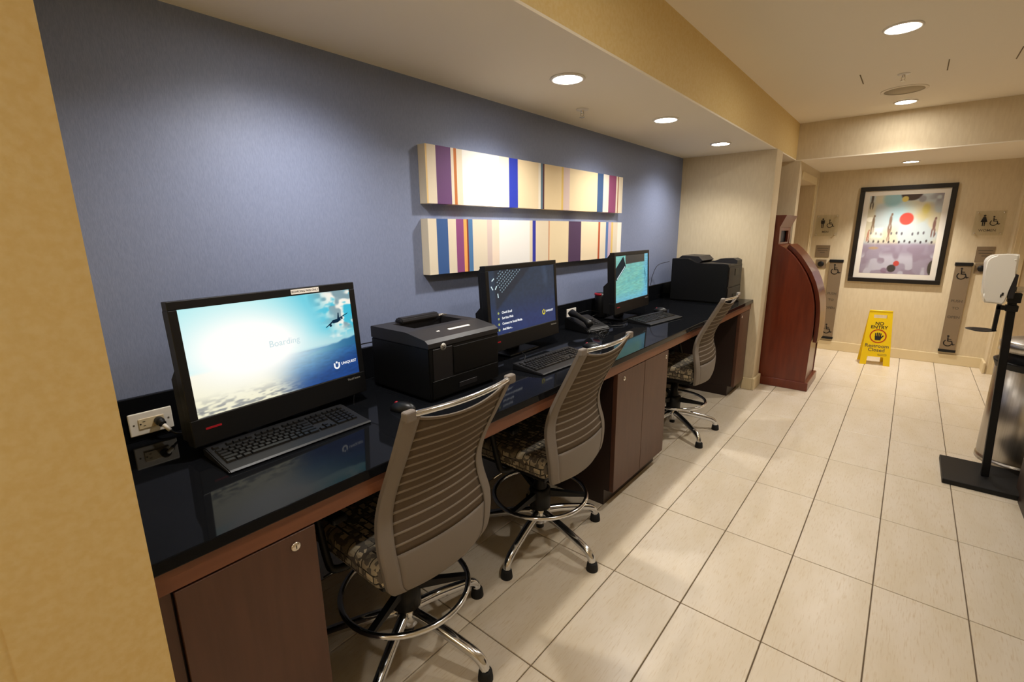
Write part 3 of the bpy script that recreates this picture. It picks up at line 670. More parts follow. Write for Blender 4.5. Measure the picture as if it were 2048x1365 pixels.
tr = obj('paper_tray', bx(NB(), (-pw/2+0.012, 0.014, 0), (pw/2-0.012, 0.084, 0.004), 0.002, 2, M), 'printer_black', t)
obj('tray_grip', bx(NB(), (-0.05, 0.03, 0.004), (0.05, 0.05, 0.007), 0.002, 2, M), 'printer_grey', tr)
b = NB(); lathe(b, [(0, 0), (0.014, 0), (0.014, 0.001), (0, 0.001)], 28, M @ Matrix.Translation((-pw/2+0.072, 0.212, 0.002))); lg = obj('round_logo', b, 'silver_logo', t)
obj('logo_letters', text_bm('hp', 0.020, M @ Matrix.Translation((-pw/2+0.072, 0.2125, 0.0032)) @ Matrix.Shear('XZ', 4, (0, 0)), 'CENTER', 0.0004, 0.0003), 'ink', lg)
b = NB(); tube(b, [(-pd/2+0.03, pw/2-0.11, ph+0.002), (-pd/2+0.028, pw/2-0.02, ph+0.002), (-pd/2+0.055, pw/2-0.02, ph+0.003), (-pd/2+0.06, pw/2-0.09, ph+0.003)], 0.003, 6, True); obj('paper_stop', b, 'nickel', t)

t = thing('laser_printer', 'large black laser printer on the desk against the cream pier', 'printer', (-0.29, 2.84, DZ), 0, 'black printers on the counter')
pw, pd, ph = 0.43, 0.50, 0.40
b = NB(); prism(b, [(-pd/2, 0.012), (-pd/2, ph-0.012), (-0.10, ph-0.012), (-0.03, ph-0.05), (pd/2-0.01, ph-0.055), (pd/2, ph-0.065), (pd/2, 0.012)], -pw/2, pw/2, 'y'); bmesh.ops.bevel(b, geom=list(b.edges), offset=0.004, segments=2, affect='EDGES'); obj('body', b, 'printer_black', t)
b = NB(); bx(b, (-pd/2+0.02, -pw/2+0.02, 0), (pd/2-0.02, pw/2-0.02, 0.013)); obj('foot_plate', b, 'rubber', t)
b = NB(); prism(b, [(-pd/2+0.03, ph-0.013), (-pd/2+0.06, ph+0.012), (-0.04, ph+0.008), (0.0, ph-0.03), (-0.03, ph-0.052), (-0.10, ph-0.013)], -pw/2+0.08, pw/2-0.03, 'y'); obj('paper_exit_hood', b, 'printer_grey', t)
b = NB(); prism(b, [(-0.02, ph-0.056), (0.01, ph-0.048), (pd/2-0.06, ph-0.045), (pd/2-0.004, ph-0.052), (pd/2-0.004, ph-0.06)], -pw/2+0.006, -pw/2+0.07, 'y'); prism(b, [(0.0, ph-0.056), (0.03, ph-0.046), (0.1, ph-0.018), (pd/2-0.04, ph-0.012), (pd/2-0.004, ph-0.03), (pd/2-0.004, ph-0.06)], pw/2-0.16, pw/2-0.006, 'y'); obj('top_cover', b, 'printer_grey', t)
M = frame((pd/2+0.0005, 0, 0), (0, 1, 0), (0, 0, 1))
obj('front_panel', bx(NB(), (-pw/2+0.02, 0.15, 0), (pw/2-0.02, ph-0.08, 0.004), 0.003, 2, M), 'printer_grey', t)
tr = obj('paper_tray', bx(NB(), (-pw/2+0.02, 0.02, 0), (pw/2-0.02, 0.14, 0.005), 0.003, 2, M), 'printer_grey', t)
obj('tray_grip', bx(NB(), (-0.05, 0.05, 0.005), (0.05, 0.08, 0.008), 0.002, 2, M), 'printer_black', tr)
obj('display', bx(NB(), (-0.02, 0.24, 0.004), (0.09, 0.30, 0.007), 0.002, 2, M), 'black_plastic', t)

# ------------------------------------------------------------------ phone, cables, outlets, small device
t = thing('desk_telephone', 'black desk telephone between the middle and far monitors', 'telephone', (-0.445, 0.965, DZ), -0.25)
b = NB(); prism(b, [(-0.11, 0), (-0.11, 0.075), (-0.09, 0.082), (0.10, 0.03), (0.115, 0.018), (0.115, 0)], -0.10, 0.10, 'y'); bmesh.ops.bevel(b, geom=list(b.edges), offset=0.005, segments=2, affect='EDGES'); obj('base', b, 'black_plastic', t)
b = NB(); tube(b, [(-0.09, -0.065, 0.10), (-0.075, -0.065, 0.108), (-0.02, -0.065, 0.098), (0.05, -0.065, 0.077), (0.085, -0.065, 0.062), (0.10, -0.065, 0.05)], [0.02, 0.026, 0.017, 0.017, 0.026, 0.02], 12); hs = obj('handset', b, 'black_plastic', t)
b = NB()
for i in range(4):
    for j in range(3):
        x = -0.01+i*0.022; bx(b, (x-0.007, 0.0+j*0.026-0.009, 0.060-0.273*(x+0.01)-0.002), (x+0.007, 0.0+j*0.026+0.009, 0.060-0.273*(x+0.01)+0.004), 0.001, 1)
obj('keypad', b, 'key_black', t)
pts = []
for k in range(150):
    a = k/149; th = k*2*PI/8; cxx = 0.11+0.14*a+0.02*math.sin(a*7); cyy = -0.08+0.07*math.sin(a*5.0)+0.05*a; 
    pts.append((cxx+0.006*math.cos(th)*0.4, cyy+0.008*math.cos(th), 0.0105+0.008*math.sin(th)))
obj('coiled_cord', tube(NB(), pts, 0.0018, 5), 'black_plastic', t)
def spline(pts, n=8):
    P = [Vector(p) for p in pts]; P = [P[0]*2-P[1]]+P+[P[-1]*2-P[-2]]; out = []
    for i in range(1, len(P)-2):
        for k in range(n):
            s = k/n; a, b2, c, d = P[i-1], P[i], P[i+1], P[i+2]
            out.append(0.5*((2*b2)+(c-a)*s+(2*a-5*b2+4*c-d)*s*s+(3*b2-a-3*c+d)*s**3))
    out.append(P[-2]); return out
def cable(label, pts, r=0.003, m='black_plastic'):
    o = obj('cable', tube(NB(), spline(pts), r, 6), m); return tag(o, label, 'cable', 'cables on the counter')
cable('black cable looping on the desk under the middle monitor', [(-0.36, 0.16, DZ+0.02), (-0.31, 0.13, DZ+0.016), (-0.27, 0.08, DZ+0.005), (-0.25, 0.16, DZ+0.005), (-0.235, 0.21, DZ+0.012), (-0.232, 0.25, DZ+0.03)])
cable('tangled black cables behind the telephone', [(-0.64, 1.16, DZ+0.06), (-0.58, 1.22, DZ+0.08), (-0.56, 1.32, DZ+0.05), (-0.62, 1.28, DZ+0.012), (-0.55, 1.20, DZ+0.004), (-0.45, 1.26, DZ+0.004), (-0.40, 1.22, DZ+0.004)])
cable('thin cable lying in front of the far monitor', [(-0.63, 1.13, DZ+0.008), (-0.56, 1.17, DZ+0.006), (-0.46, 1.155, DZ+0.006), (-0.36, 1.16, DZ+0.006), (-0.31, 1.22, DZ+0.006), (-0.325, 1.30, DZ+0.006)])
cable('thin cable rising behind the far printer on the blue wall', [(-0.655, 2.44, DZ+0.15), (-0.645, 2.45, DZ+0.24), (-0.62, 2.50, DZ+0.33), (-0.56, 2.615, DZ+0.36)], 0.0025)
cable('thin cable behind the near printer by the backsplash', [(-0.60, -0.66, DZ+0.004), (-0.63, -0.67, DZ+0.05), (-0.645, -0.66, DZ+0.13), (-0.62, -0.635, DZ+0.17), (-0.555, -0.60, DZ+0.19)], 0.0025)
cable('short cable behind the middle monitor on the blue wall', [(-0.655, -0.13, DZ+0.14), (-0.62, -0.06, DZ+0.18), (-0.48, 0.03, DZ+0.20)], 0.0025)
def outlet(label, y0, y1, z0, z1, plug=False):
    M = frame((XB+0.0202, (y0+y1)/2, (z0+z1)/2), (0, 1, 0), (0, 0, 1)); w2, h2 = (y1-y0)/2, (z1-z0)/2
    t = thing('wall_outlet', label, 'outlet', (0, 0, 0), 0, 'white outlets in the backsplash')
    obj('cover_plate', bx(NB(), (-w2, -h2, 0), (w2, h2, 0.006), 0.003, 2, M), 'white_plastic', t)
    b = NB(); bx(b, (-0.034, -0.0165, 0.006), (0.034, 0.0165, 0.0085), 0.001, 1, M); r = obj('receptacle', b, 'ivory_plastic', t)
    b = NB()
    for s in (-1, 1):
        c = s*0.019; bx(b, (c-0.004, 0.006, 0.0085), (c+0.003, 0.008, 0.009), M=M); bx(b, (c-0.003, -0.008, 0.0085), (c+0.003, -0.006, 0.009), M=M); disc(b, (c-0.010, 0, 0.0085), 0.0025, 0.0005, 10, M)
    obj('slots', b, 'ink', r)
    for s in (-1, 1):
        b = NB(); disc(b, (s*(w2-0.012), 0, 0.006), 0.0028, 0.0006, 10, M); obj('screw', b, 'faint_ink', t)
    if plug:
        b = NB(); pts = spline([M @ Vector((0.018, 0.0, 0.0088)), M @ Vector((0.018, 0, 0.028)), M @ Vector((0.021, -0.006, 0.04))], 6)
        tube(b, pts, [0.013]*8+[0.011]*5, 12); p = tag(obj('power_plug', b, 'matte_black'), 'black power plug in the near outlet with a white collar', 'plug')
        b = NB(); a = M @ Vector((0.022, -0.008, 0.042)); e = M @ Vector((0.034, -0.028, 0.056)); tube(b, [a, a.lerp(e, .5), e], 0.006, 10); obj('collar', b, 'white_plastic', p)
        b = NB(); tube(b, spline([e, e+Vector((0.006, 0.015, -0.014)), e+Vector((0.012, 0.05, -0.021)), e+Vector((0.02, 0.085, -0.022)), e+Vector((0.02, 0.13, -0.022))], 8), 0.0035, 8); obj('power_cord', b, 'black_plastic', p)
outlet('white wall outlet with a black plug beside the near monitor', -1.434, -1.318, 0.892, 0.966, True)
outlet('white wall outlet behind the telephone', 1.045, 1.165, 0.915, 0.978)
t = thing('desk_speaker', 'small round black desk device with a red edge beside the far monitor', 'device', (-0.606, 1.44, DZ))
b = NB(); lathe(b, [(0, 0), (0.046, 0), (0.05, 0.01), (0.046, 0.10), (0.05, 0.16), (0.04, 0.185), (0, 0.19)], 24); obj('body', b, 'black_plastic', t)
b = NB(); tube(b, [(0.044*math.cos(a), 0.044*math.sin(a), 0.176) for a in np.linspace(math.radians(190), math.radians(300), 12)], 0.010, 8); obj('red_edge', b, 'red_plastic', t)
b = NB(); tube(b, [(0.051, 0.035*math.cos(a), 0.10+0.05*math.sin(a)) for a in np.linspace(0, PI, 14)], 0.0035, 6); obj('wire_loop', b, 'nickel', t)

# ------------------------------------------------------------------ chairs
PZ = [0.445, 0.475, 0.55, 0.62, 0.70, 0.77, 0.85, 0.95, 1.07]
PX = [0.200, 0.209, 0.214, 0.207, 0.190, 0.196, 0.228, 0.280, 0.342]
PWd = [0.188, 0.213, 0.228, 0.234, 0.222, 0.208, 0.202, 0.206, 0.213]
def cr_interp(xs, ys, x):
    i = max(0, min(len(xs)-2, int(np.searchsorted(xs, x)-1))); h = xs[i+1]-xs[i]; s = (x-xs[i])/h
    d = lambda k: (ys[min(k+1, len(ys)-1)]-ys[max(k-1, 0)])/(xs[min(k+1, len(xs)-1)]-xs[max(k-1, 0)])
    return (2*s**3-3*s**2+1)*ys[i]+(s**3-2*s**2+s)*h*d(i)+(-2*s**3+3*s**2)*ys[i+1]+(s**3-s**2)*h*d(i+1)
def bp(u, z, off=0.0):
    """point of the backrest surface: u -1..1 across, z height; off = proud to the rear"""
    return Vector((cr_interp(PZ, PX, z)+0.035*(1-u*u)+off, u*cr_interp(PZ, PWd, z), z))
def sheet(bm, us, zf, nz, th, keep=None, off=0.0):
    """solid sheet over u in us and z from zf(u)[0] to zf(u)[1]"""
    n = len(us); A = []; B = []
    for j in range(nz+1):
        ra = []; rb = []
        for u in us:
            z0, z1 = zf(u); z = z0+(z1-z0)*j/nz
            ra.append(bm.verts.new(bp(u, z, off+th/2))); rb.append(bm.verts.new(bp(u, z, off-th/2)))
        A.append(ra); B.append(rb)
    q = lambda *v: setattr(bm.faces.new(v), 'smooth', True)
    for j in range(nz):
        for i in range(n-1):
            q(A[j][i], A[j][i+1], A[j+1][i+1], A[j+1][i]); q(B[j][i], B[j+1][i], B[j+1][i+1], B[j][i+1])
    for i in range(n-1):
        bm.faces.new((A[0][i], B[0][i], B[0][i+1], A[0][i+1])); bm.faces.new((A[nz][i], A[nz][i+1], B[nz][i+1], B[nz][i]))
    for j in range(nz):
        bm.faces.new((A[j][0], A[j+1][0], B[j+1][0], B[j][0])); bm.faces.new((A[j][-1], B[j][-1], B[j+1][-1], A[j+1][-1]))
sag = lambda u: 1.068-0.048*(1-u*u)**0.8       # top edge of the mesh, below the chrome rail
def make_chair():
    P = {}
    b = NB()
    for s in (-1, 1):
        us = [s*x for x in np.linspace(0.80, 1.0, 5)]; sheet(b, us, lambda u: (0.445, 1.068), 40, 0.014)
    P['back_frame'] = (b, 'taupe_frame')
    b = NB(); sheet(b, list(np.linspace(-0.80, 0.80, 17)), lambda u: (0.445, 0.592), 12, 0.010); P['lumbar_panel'] = (b, 'taupe_frame')
    b = NB(); sheet(b, list(np.linspace(-0.80, 0.80, 17)), lambda u: (0.592, sag(u)), 30, 0.005); P['mesh_panel'] = (b, 'mesh_fabric')
    P['rib'] = []
    for k in range(13):
        z = 0.620+k*0.0320; b = NB(); us = np.linspace(-0.80, 0.80, 15)
        for a, e in zip(us[:-1], us[1:]): pass
        tube(b, [bp(u, z, 0.0005) for u in us], 0.0050, 6); P['rib'].append((b, 'taupe_rib'))
    b = NB(); tube(b, [bp(u, 1.064, 0.0) for u in np.linspace(-0.93, 0.93, 17)], 0.0085, 10); P['top_rail'] = (b, 'chrome')
    b = NB()
    us = np.linspace(-0.8, 0.8, 17); tube(b, [bp(u, sag(u), 0.0) for u in us], 0.0045, 8); P['top_hem'] = (b, 'taupe_rib')
    P['corner_cap'] = []
    for s in (-1, 1):
        b = NB(); bx(b, (-0.012, -0.019, -0.018), (0.012, 0.019, 0.012), 0.007, 3, Matrix.Translation(bp(s*0.93, 1.064))); P['corner_cap'].append((b, 'taupe_frame'))
    b = NB(); bx(b, (-0.27, -0.235, 0.475), (0.20, 0.235, 0.565), 0.028, 4); P['seat'] = (b, 'seat_fabric')
    b = NB(); bx(b, (-0.24, -0.21, 0.455), (0.18, 0.21, 0.478), 0.005); bx(b, (-0.10, -0.075, 0.40), (0.17, 0.075, 0.456), 0.01); P['seat_mechanism'] = (b, 'matte_black')
    b = NB(); prism(b, [(0.10, 0.41), (0.20, 0.44), (0.225, 0.56), (0.205, 0.56), (0.18, 0.47), (0.10, 0.445)], -0.04, 0.04, 'y'); P['back_bracket'] = (b, 'matte_black')
    b = NB(); lathe(b, [(0.0, 0.06), (0.020, 0.06), (0.020, 0.09), (0.034, 0.10), (0.034, 0.30), (0.028, 0.31), (0.028, 0.405), (0, 0.405)], 20); P['gas_column'] = (b, 'matte_black')
    b = NB(); lathe(b, [(0.035, 0.17), (0.052, 0.175), (0.052, 0.275), (0.035, 0.28)], 20)
    for k in range(3):
        a = math.radians(40+120*k); d = Vector((math.cos(a), math.sin(a), 0)); prism(b, [(0.04, 0.235), (0.222, 0.245), (0.222, 0.258), (0.04, 0.27)], -0.012, 0.012, 'y', Matrix.Rotation(a, 4, 'Z'))
    P['ring_hub'] = (b, 'matte_black')
    b = NB(); tube(b, [(0.228*math.cos(a), 0.228*math.sin(a), 0.25) for a in np.linspace(0, 2*PI, 48, endpoint=False)], 0.0105, 10, True); P['foot_ring'] = (b, 'chrome')
    b = NB(); lathe(b, [(0, 0.085), (0.03, 0.085), (0.042, 0.10), (0.042, 0.15), (0.036, 0.165), (0.034, 0.168)], 24); P['base_hub'] = (b, 'chrome')
    P['base_leg'] = []
    for k in range(5):
        R = Matrix.Rotation(math.radians(72*k), 4, 'Z')
        b = NB(); pts = spline([(0.03, 0, 0.145), (0.12, 0, 0.132), (0.22, 0, 0.108), (0.29, 0, 0.088), (0.322, 0, 0.066), (0.334, 0, 0.036)], 5); n = len(pts)
        tube(b, pts, [0.021-0.004*i/n for i in range(n)], 10, M=R); c = NB(); lathe(c, [(0, 0), (0.027, 0), (0.027, 0.006), (0.0235, 0.034), (0.019, 0.04), (0, 0.04)], 18, R @ Matrix.Translation((0.334, 0, 0)))
        P['base_leg'].append((b, 'chrome', 'glide', c, 'rubber'))
    P['arm'] = []
    for s in (-1, 1):
        b = NB(); y = s*0.262
        tube(b, spline([(0.0, s*0.18, 0.462), (-0.02, y-s*0.01, 0.465), (-0.04, y, 0.50), (-0.07, y, 0.60), (-0.09, y, 0.675)], 5), 0.013, 8)
        P['arm'].append((b, 'matte_black', 'arm_pad', bx(NB(), (-0.17, y-0.026, 0.672), (0.07, y+0.026, 0.695), 0.009, 3), 'matte_black'))
    b = NB(); tube(b, [(-0.06, -0.06, 0.43), (-0.06, -0.20, 0.428), (-0.065, -0.27, 0.42)], 0.004, 8); P['height_lever'] = (b, 'chrome')
    return P
def build_chair(label, loc, rot):
    t = thing('task_chair', label, 'chair', loc, rot, 'taupe mesh-back stools at the desk')
    for nm, v in make_chair().items():
        for it in (v if isinstance(v, list) else [v]):
            o = obj(nm, it[0], it[1], t)
            if len(it) > 2: obj(it[2], it[3], it[4], o)
    return t
def dup(root, label, loc, rot, base_turn=0.0):
    r = root.copy(); COL.objects.link(r); r.location = loc; r.rotation_euler = (0, 0, rot); r['label'] = label
    for ch in list(root.children):
        c = ch.copy(); COL.objects.link(c); c.parent = r
        for g in ch.children:
            d = g.copy(); COL.objects.link(d); d.parent = c
    return r
def turn_base(root, a):
    for ch in root.children:
        if ch.name.split('.')[0] in ('base_leg', 'ring_hub'): ch.rotation_euler.z = a
c1 = build_chair('tall mesh-back chair in front of the near cabinet, closest to the camera', (-0.112, -0.836, 0), 0.0)
c2 = dup(c1, 'tall mesh-back chair in front of the middle keyboard', (-0.108, -0.012, 0), 0.0)
c3 = dup(c1, 'tall mesh-back chair in front of the far cabinet and far printer', (-0.102, 1.71, 0), 0.02)
turn_base(c1, math.radians(12)); turn_base(c2, math.radians(-8)); turn_base(c3, math.radians(-36))

# ------------------------------------------------------------------ wooden kiosk
t = thing('wooden_kiosk', 'cherry wood kiosk with a curved front beside the cream pier', 'kiosk', (0, 3.36, 0))
curve = [(0.545, 0.46), (0.547, 0.55), (0.545, 0.65), (0.540, 0.745), (0.529, 0.833), (0.508, 0.925), (0.478, 1.014), (0.435, 1.105), (0.378, 1.192), (0.335, 1.25), (0.285, 1.304), (0.235, 1.345), (0.182, 1.376)]
KW = 0.52; BK = -0.30
side = [(BK, 0.085), (0.540, 0.085)]+curve+[(0.178, 1.531), (0.225, 1.642), (BK, 1.642)]
for y0 in (0.0, KW-0.03):
    b = NB()
    for poly in ([(BK, 0.085), (0.540, 0.085)]+curve+[(BK, 1.376)], [(BK, 1.376), (0.182, 1.376), (0.178, 1.531), (BK, 1.531)], [(BK, 1.531), (0.178, 1.531), (0.225, 1.642), (BK, 1.642)]):
        prism(b, poly, y0, y0+0.03, 'y')
    obj('side_panel', b, 'cherry_wood', t)
b = NB(); inner = [(0.535, 0.086)]+[(x-0.008, z) for x, z in curve]
for (xa, za), (xb, zb) in zip(inner[:-1], inner[1:]):
    b.faces.new([b.verts.new(v) for v in ((xa, 0.03, za), (xa, KW-0.03, za), (xb, KW-0.03, zb), (xb, 0.03, zb))])
bmesh.ops.remove_doubles(b, verts=b.verts, dist=1e-5); r = bmesh.ops.extrude_face_region(b, geom=list(b.faces)); bmesh.ops.translate(b, vec=(-0.015, 0, -0.003), verts=[v for v in r['geom'] if isinstance(v, bmesh.types.BMVert)])
obj('front_panel', b, 'cherry_wood', t)
# raised curved shutter on the front
b = NB(); out = []
for i, (x, z) in enumerate(curve[:-1]):
    a = curve[max(i-1, 0)]; e = curve[min(i+1, len(curve)-1)]; dx, dz = e[0]-a[0], e[1]-a[1]; L = math.hypot(dx, dz); out.append(((x, z), (x+dz/L*0.034, z-dx/L*0.034)))
prev = None
for (ix, iz), (ox, oz) in out:
    ring = [b.verts.new(v) for v in ((ix, 0.11, iz), (ox, 0.11, oz), (ox, KW-0.02, oz), (ix, KW-0.02, iz))]
    if prev:
        for k in range(4): b.faces.new((prev[k], prev[(k+1) % 4], ring[(k+1) % 4], ring[k]))
    else: b.faces.new(ring[::-1])
    prev = ring
b.faces.new(prev); obj('curved_shutter', b, 'cherry_wood', t)
b = NB(); prism(b, [(0.16, 1.531), (0.178, 1.531), (0.225, 1.642), (0.20, 1.642)], 0.0305, KW-0.0305, 'y'); bx(b, (BK, 0.0305, 1.63), (0.20, KW-0.0305, 1.64)); obj('cornice', b, 'cherry_wood', t)
b = NB(); bx(b, (0.158, 0.0305, 1.376), (0.177, 0.09, 1.53)); bx(b, (0.158, KW-0.09, 1.376), (0.177, KW-0.0305, 1.53)); bx(b, (0.158, 0.09, 1.50), (0.177, KW-0.09, 1.53)); bx(b, (0.158, 0.09, 1.376), (0.177, KW-0.09, 1.39)); obj('head_panel', b, 'cherry_wood', t)
obj('head_screen', bx(NB(), (0.13, 0.0905, 1.391), (0.15, KW-0.0905, 1.499)), 'keyboard_grey', t)
obj('plinth', bx(NB(), (BK, -0.012, 0), (0.566, KW+0.012, 0.085), 0.006, 2), 'cherry_wood', t)
obj('back_panel', bx(NB(), (BK, 0.031, 0.086), (BK+0.02, KW-0.031, 1.629)), 'cherry_wood', t)

# ------------------------------------------------------------------ framed picture
t = thing('framed_picture', 'large black-framed abstract picture with a red sun on the far wall', 'picture', (1.022, YF, 0.888))
PWt, PHt = 0.85, 1.095; fw = 0.048
M = frame((-PWt/2, -0.002, 0), (1, 0, 0), (0, 0, 1))
for nm, lo, hi in (('frame_rail', (0, 0, 0), (PWt, fw, 0.03)), ('frame_rail', (0, PHt-fw, 0), (PWt, PHt, 0.03)), ('frame_stile', (0, fw, 0), (fw, PHt-fw, 0.03)), ('frame_stile', (PWt-fw, fw, 0), (PWt, PHt-fw, 0.03))):
    obj(nm, bx(NB(), lo, hi, 0.004, 2, M), 'frame_black', t)
obj('mat_board', bx(NB(), (fw, fw, 0.001), (PWt-fw, PHt-fw, 0.012), M=M), 'mat_board', t)
def art(U, V):
    n = fnoise(U, V, 7, 9, 51)*0.6+fnoise(U, V, 18, 22, 52)*0.4; one = np.ones((len(U), 1))
    im = mixc(one*rgb(196, 206, 206), one*rgb(214, 205, 176), sst(0.4, 0.6, fnoise(U, V, 5, 6, 53)))
    im = mixc(im, one*rgb(176, 205, 210), sst(0.3, 0.0, abs(U-0.45))*sst(0.25, 0.0, abs(V-0.78))); im = mixc(im, one*rgb(206, 190, 132), sst(0.16, 0.0, abs(U-0.8))*sst(0.14, 0, abs(V-0.74))*sst(.35, .6, n))
    im = mixc(im, one*rgb(160, 148, 164), sst(0.42, 0.36, V)); im = mixc(im, one*rgb(150, 134, 150), sst(0.4, 0.6, n)*sst(0.42, 0.3, V))
    im = mixc(im, one*rgb(190, 186, 198), sst(0.55, 0.7, fnoise(U, V, 10, 12, 55))*sst(0.3, 0.2, V)); im = mixc(im, one*rgb(150, 145, 150), sst(0.75, 0.95, U)*sst(0.8, 0.95, V)*sst(.4, .6, n))
    def blob(cx, cy, rx, ry, c, soft=0.12, k=1.0):
        nonlocal im; d = np.sqrt(((U-cx)/rx)**2+((V-cy)/ry)**2); im = mixc(im, one*rgb(*c), k*sst(1+soft, 1-soft, d))
    blob(0.33, 0.955, 0.13, 0.1, (142, 190, 196), 0.3, .8); blob(0.58, 1.0, 0.14, 0.075, (66, 50, 48)); blob(0.50, 0.945, 0.045, 0.035, (226, 204, 110)); blob(0.73, 0.94, 0.05, 0.04, (150, 146, 150), .3, .8)
    blob(0.56, 0.70, 0.095, 0.075, (216, 74, 60)); blob(0.80, 0.82, 0.05, 0.06, (214, 196, 100), .4, .8); blob(0.05, 0.70, 0.06, 0.03, (250, 244, 224), .2)
    blob(0.52, 0.135, 0.042, 0.034, (196, 66, 56)); blob(0.46, 0.07, 0.062, 0.048, (56, 50, 48)); blob(0.36, 0.04, 0.05, 0.035, (128, 96, 120), .3, .7); blob(1.0, 0.09, 0.05, 0.09, (62, 56, 46)); blob(0.16, 0.33, 0.07, 0.018, (180, 150, 118), .3)
    # small marks in two rows
    for k in range(13):
        x = 0.07+k*0.073; blob(x, 0.415+0.008*math.sin(k*3), 0.012, 0.018, (70, 62, 66), .3)
        if k % 4 != 3: blob(x+0.02, 0.515+0.008*math.cos(k*5), 0.012, 0.02, (88, 80, 88), .3, .9)
    # walkers
    def walker(x, y, s, c):
        blob(x+0.01*s, y+0.165*s, 0.016*s, 0.02*s, c); blob(x, y+0.08*s, 0.022*s, 0.075*s, c, .3); blob(x-0.018*s, y-0.03*s, 0.012*s, 0.06*s, c, .3); blob(x+0.02*s, y-0.03*s, 0.012*s, 0.06*s, c, .3)
    walker(0.10, 0.60, 0.85, (132, 108, 84)); walker(0.345, 0.61, 0.9, (134, 106, 88)); walker(0.345, 0.47, 0.6, (150, 112, 96)); walker(0.94, 0.55, 0.9, (128, 92, 84)); walker(0.05, 0.46, 0.6, (180, 112, 88)); walker(0.04, 0.90, 0.8, (70, 62, 58))
    return im
mw = 0.052
vgrid('print', M @ Matrix.Translation((fw+mw, fw+mw+0.005, 0.0125)), PWt-2*(fw+mw), PHt-2*(fw+mw)-0.005, 110, 150, art, 'paper_print', t)
obj('glass_pane', bx(NB(), (fw, fw, 0.016), (PWt-fw, PHt-fw, 0.018), M=M), 'picture_glass', t)

# ------------------------------------------------------------------ restroom signs, plaques, buttons, push bars
def wall_sign(label, x0, x1, z0, z1, word, skirt):
    t = thing('restroom_sign', label, 'sign', ((x0+x1)/2, YF, z0), 0, 'clear restroom signs on the far wall'); w2 = (x1-x0)/2; h = z1-z0
    M = frame((-w2, -0.018, 0), (1, 0, 0), (0, 0, 1))
    obj('clear_plate', bx(NB(), (0, 0, 0), (2*w2, h, 0.006), 0.001, 1, M), 'acrylic', t)
    for cx in (0.02, 2*w2-0.02):
        for cz in (0.02, h-0.02):
            b = NB(); lathe(b, [(0, -0.017), (0.007, -0.017), (0.007, 0.009), (0, 0.009)], 12, M @ Matrix.Translation((cx, cz, 0))); obj('standoff', b, 'nickel', t)
    b = NB(); person_sym(b, M @ Matrix.Translation((0.075, h*0.62, 0.0065)), 0.10, skirt); obj('person_symbol', b, 'ink', t)
    b = NB(); wheelchair(b, M @ Matrix.Translation((0.15, h*0.58, 0.0065)), 0.09); obj('access_symbol', b, 'ink', t)
    obj('word', text_bm(word, 0.034, M @ Matrix.Translation((0.112, h*0.20, 0.0065)), 'CENTER', 0.0008, 0.0004), 'faint_ink', t)
wall_sign('clear restroom sign with a male symbol left of the picture', 0.185, 0.42, 1.425, 1.682, 'MEN', False)
wall_sign('clear restroom sign with a female symbol right of the picture', 1.622, 1.858, 1.43, 1.682, 'WOMEN', True)
def plaque(label, x0, x1, z0, z1):
    M = frame((0, -0.001, 0), (1, 0, 0), (0, 0, 1)); t = thing('notice_plaque', label, 'plaque', ((x0+x1)/2, YF, z0), 0, 'small metal notice plaques'); w2 = (x1-x0)/2; h = z1-z0
    obj('plate', bx(NB(), (-w2, 0, 0), (w2, h, 0.004), 0.001, 1, M), 'steel_plate', t)
    b = NB()
    for k, wv in enumerate((0.8, 0.7, 0.35)): bx(b, (-w2*wv, h*(0.72-0.17*k), 0.004), (w2*wv, h*(0.77-0.17*k), 0.0045), M=M)
    obj('small_print', b, 'faint_ink', t)
plaque('small metal notice plaque under the male restroom sign', 0.219, 0.369, 1.165, 1.313)
plaque('small metal notice plaque under the female restroom sign', 1.687, 1.83, 1.15, 1.313)
def button(label, x, z):
    t = thing('push_button', label, 'button', (x, YF, z), 0, 'door push buttons'); M = frame((0, -0.001, 0), (1, 0, 0), (0, 0, 1))
    obj('plate', bx(NB(), (-0.055, -0.055, 0), (0.055, 0.055, 0.006), 0.002, 2, M), 'steel_plate', t)
    b = NB(); lathe(b, [(0, 0.006), (0.033, 0.006), (0.033, 0.016), (0.026, 0.022), (0, 0.023)], 24, M); obj('knob', b, 'matte_black', t)
button('round black button on a steel plate left of the picture', 0.295, 1.083)
button('round black button on a steel plate right of the picture', 1.755, 1.083)
def push_bar(label, x):
    t = thing('push_plate', label, 'push plate', (x, YF, 0.142), 0, 'tall push-to-open plates'); M = frame((0, -0.001, 0), (1, 0, 0), (0, 0, 1)); w2, h = 0.073, 1.0
    obj('plate', bx(NB(), (-w2+0.006, 0.03, 0), (w2-0.006, h-0.035, 0.028), 0.002, 2, M), 'steel_plate', t)
    obj('end_cap', bx(NB(), (-w2, h-0.035, 0), (w2, h, 0.034), 0.004, 2, M), 'matte_black', t); obj('end_cap', bx(NB(), (-w2, 0, 0), (w2, 0.03, 0.034), 0.004, 2, M), 'matte_black', t)
    for z in (0.88, 0.13):
        b = NB(); wheelchair(b, M @ Matrix.Translation((-0.005, z, 0.0285)), 0.115); obj('access_symbol', b, 'ink', t)
    for tx, z in (('PUSH', 0.58), ('TO', 0.50), ('OPEN', 0.40)): obj('word', text_bm(tx, 0.040, M @ Matrix.Translation((0, z, 0.0285)), 'CENTER', 0.0008, 0.0005), 'faint_ink', t)
push_bar('tall steel push plate left of the picture above the baseboard', 0.458)
push_bar('tall steel push plate right of the picture behind the dispenser', 1.612)

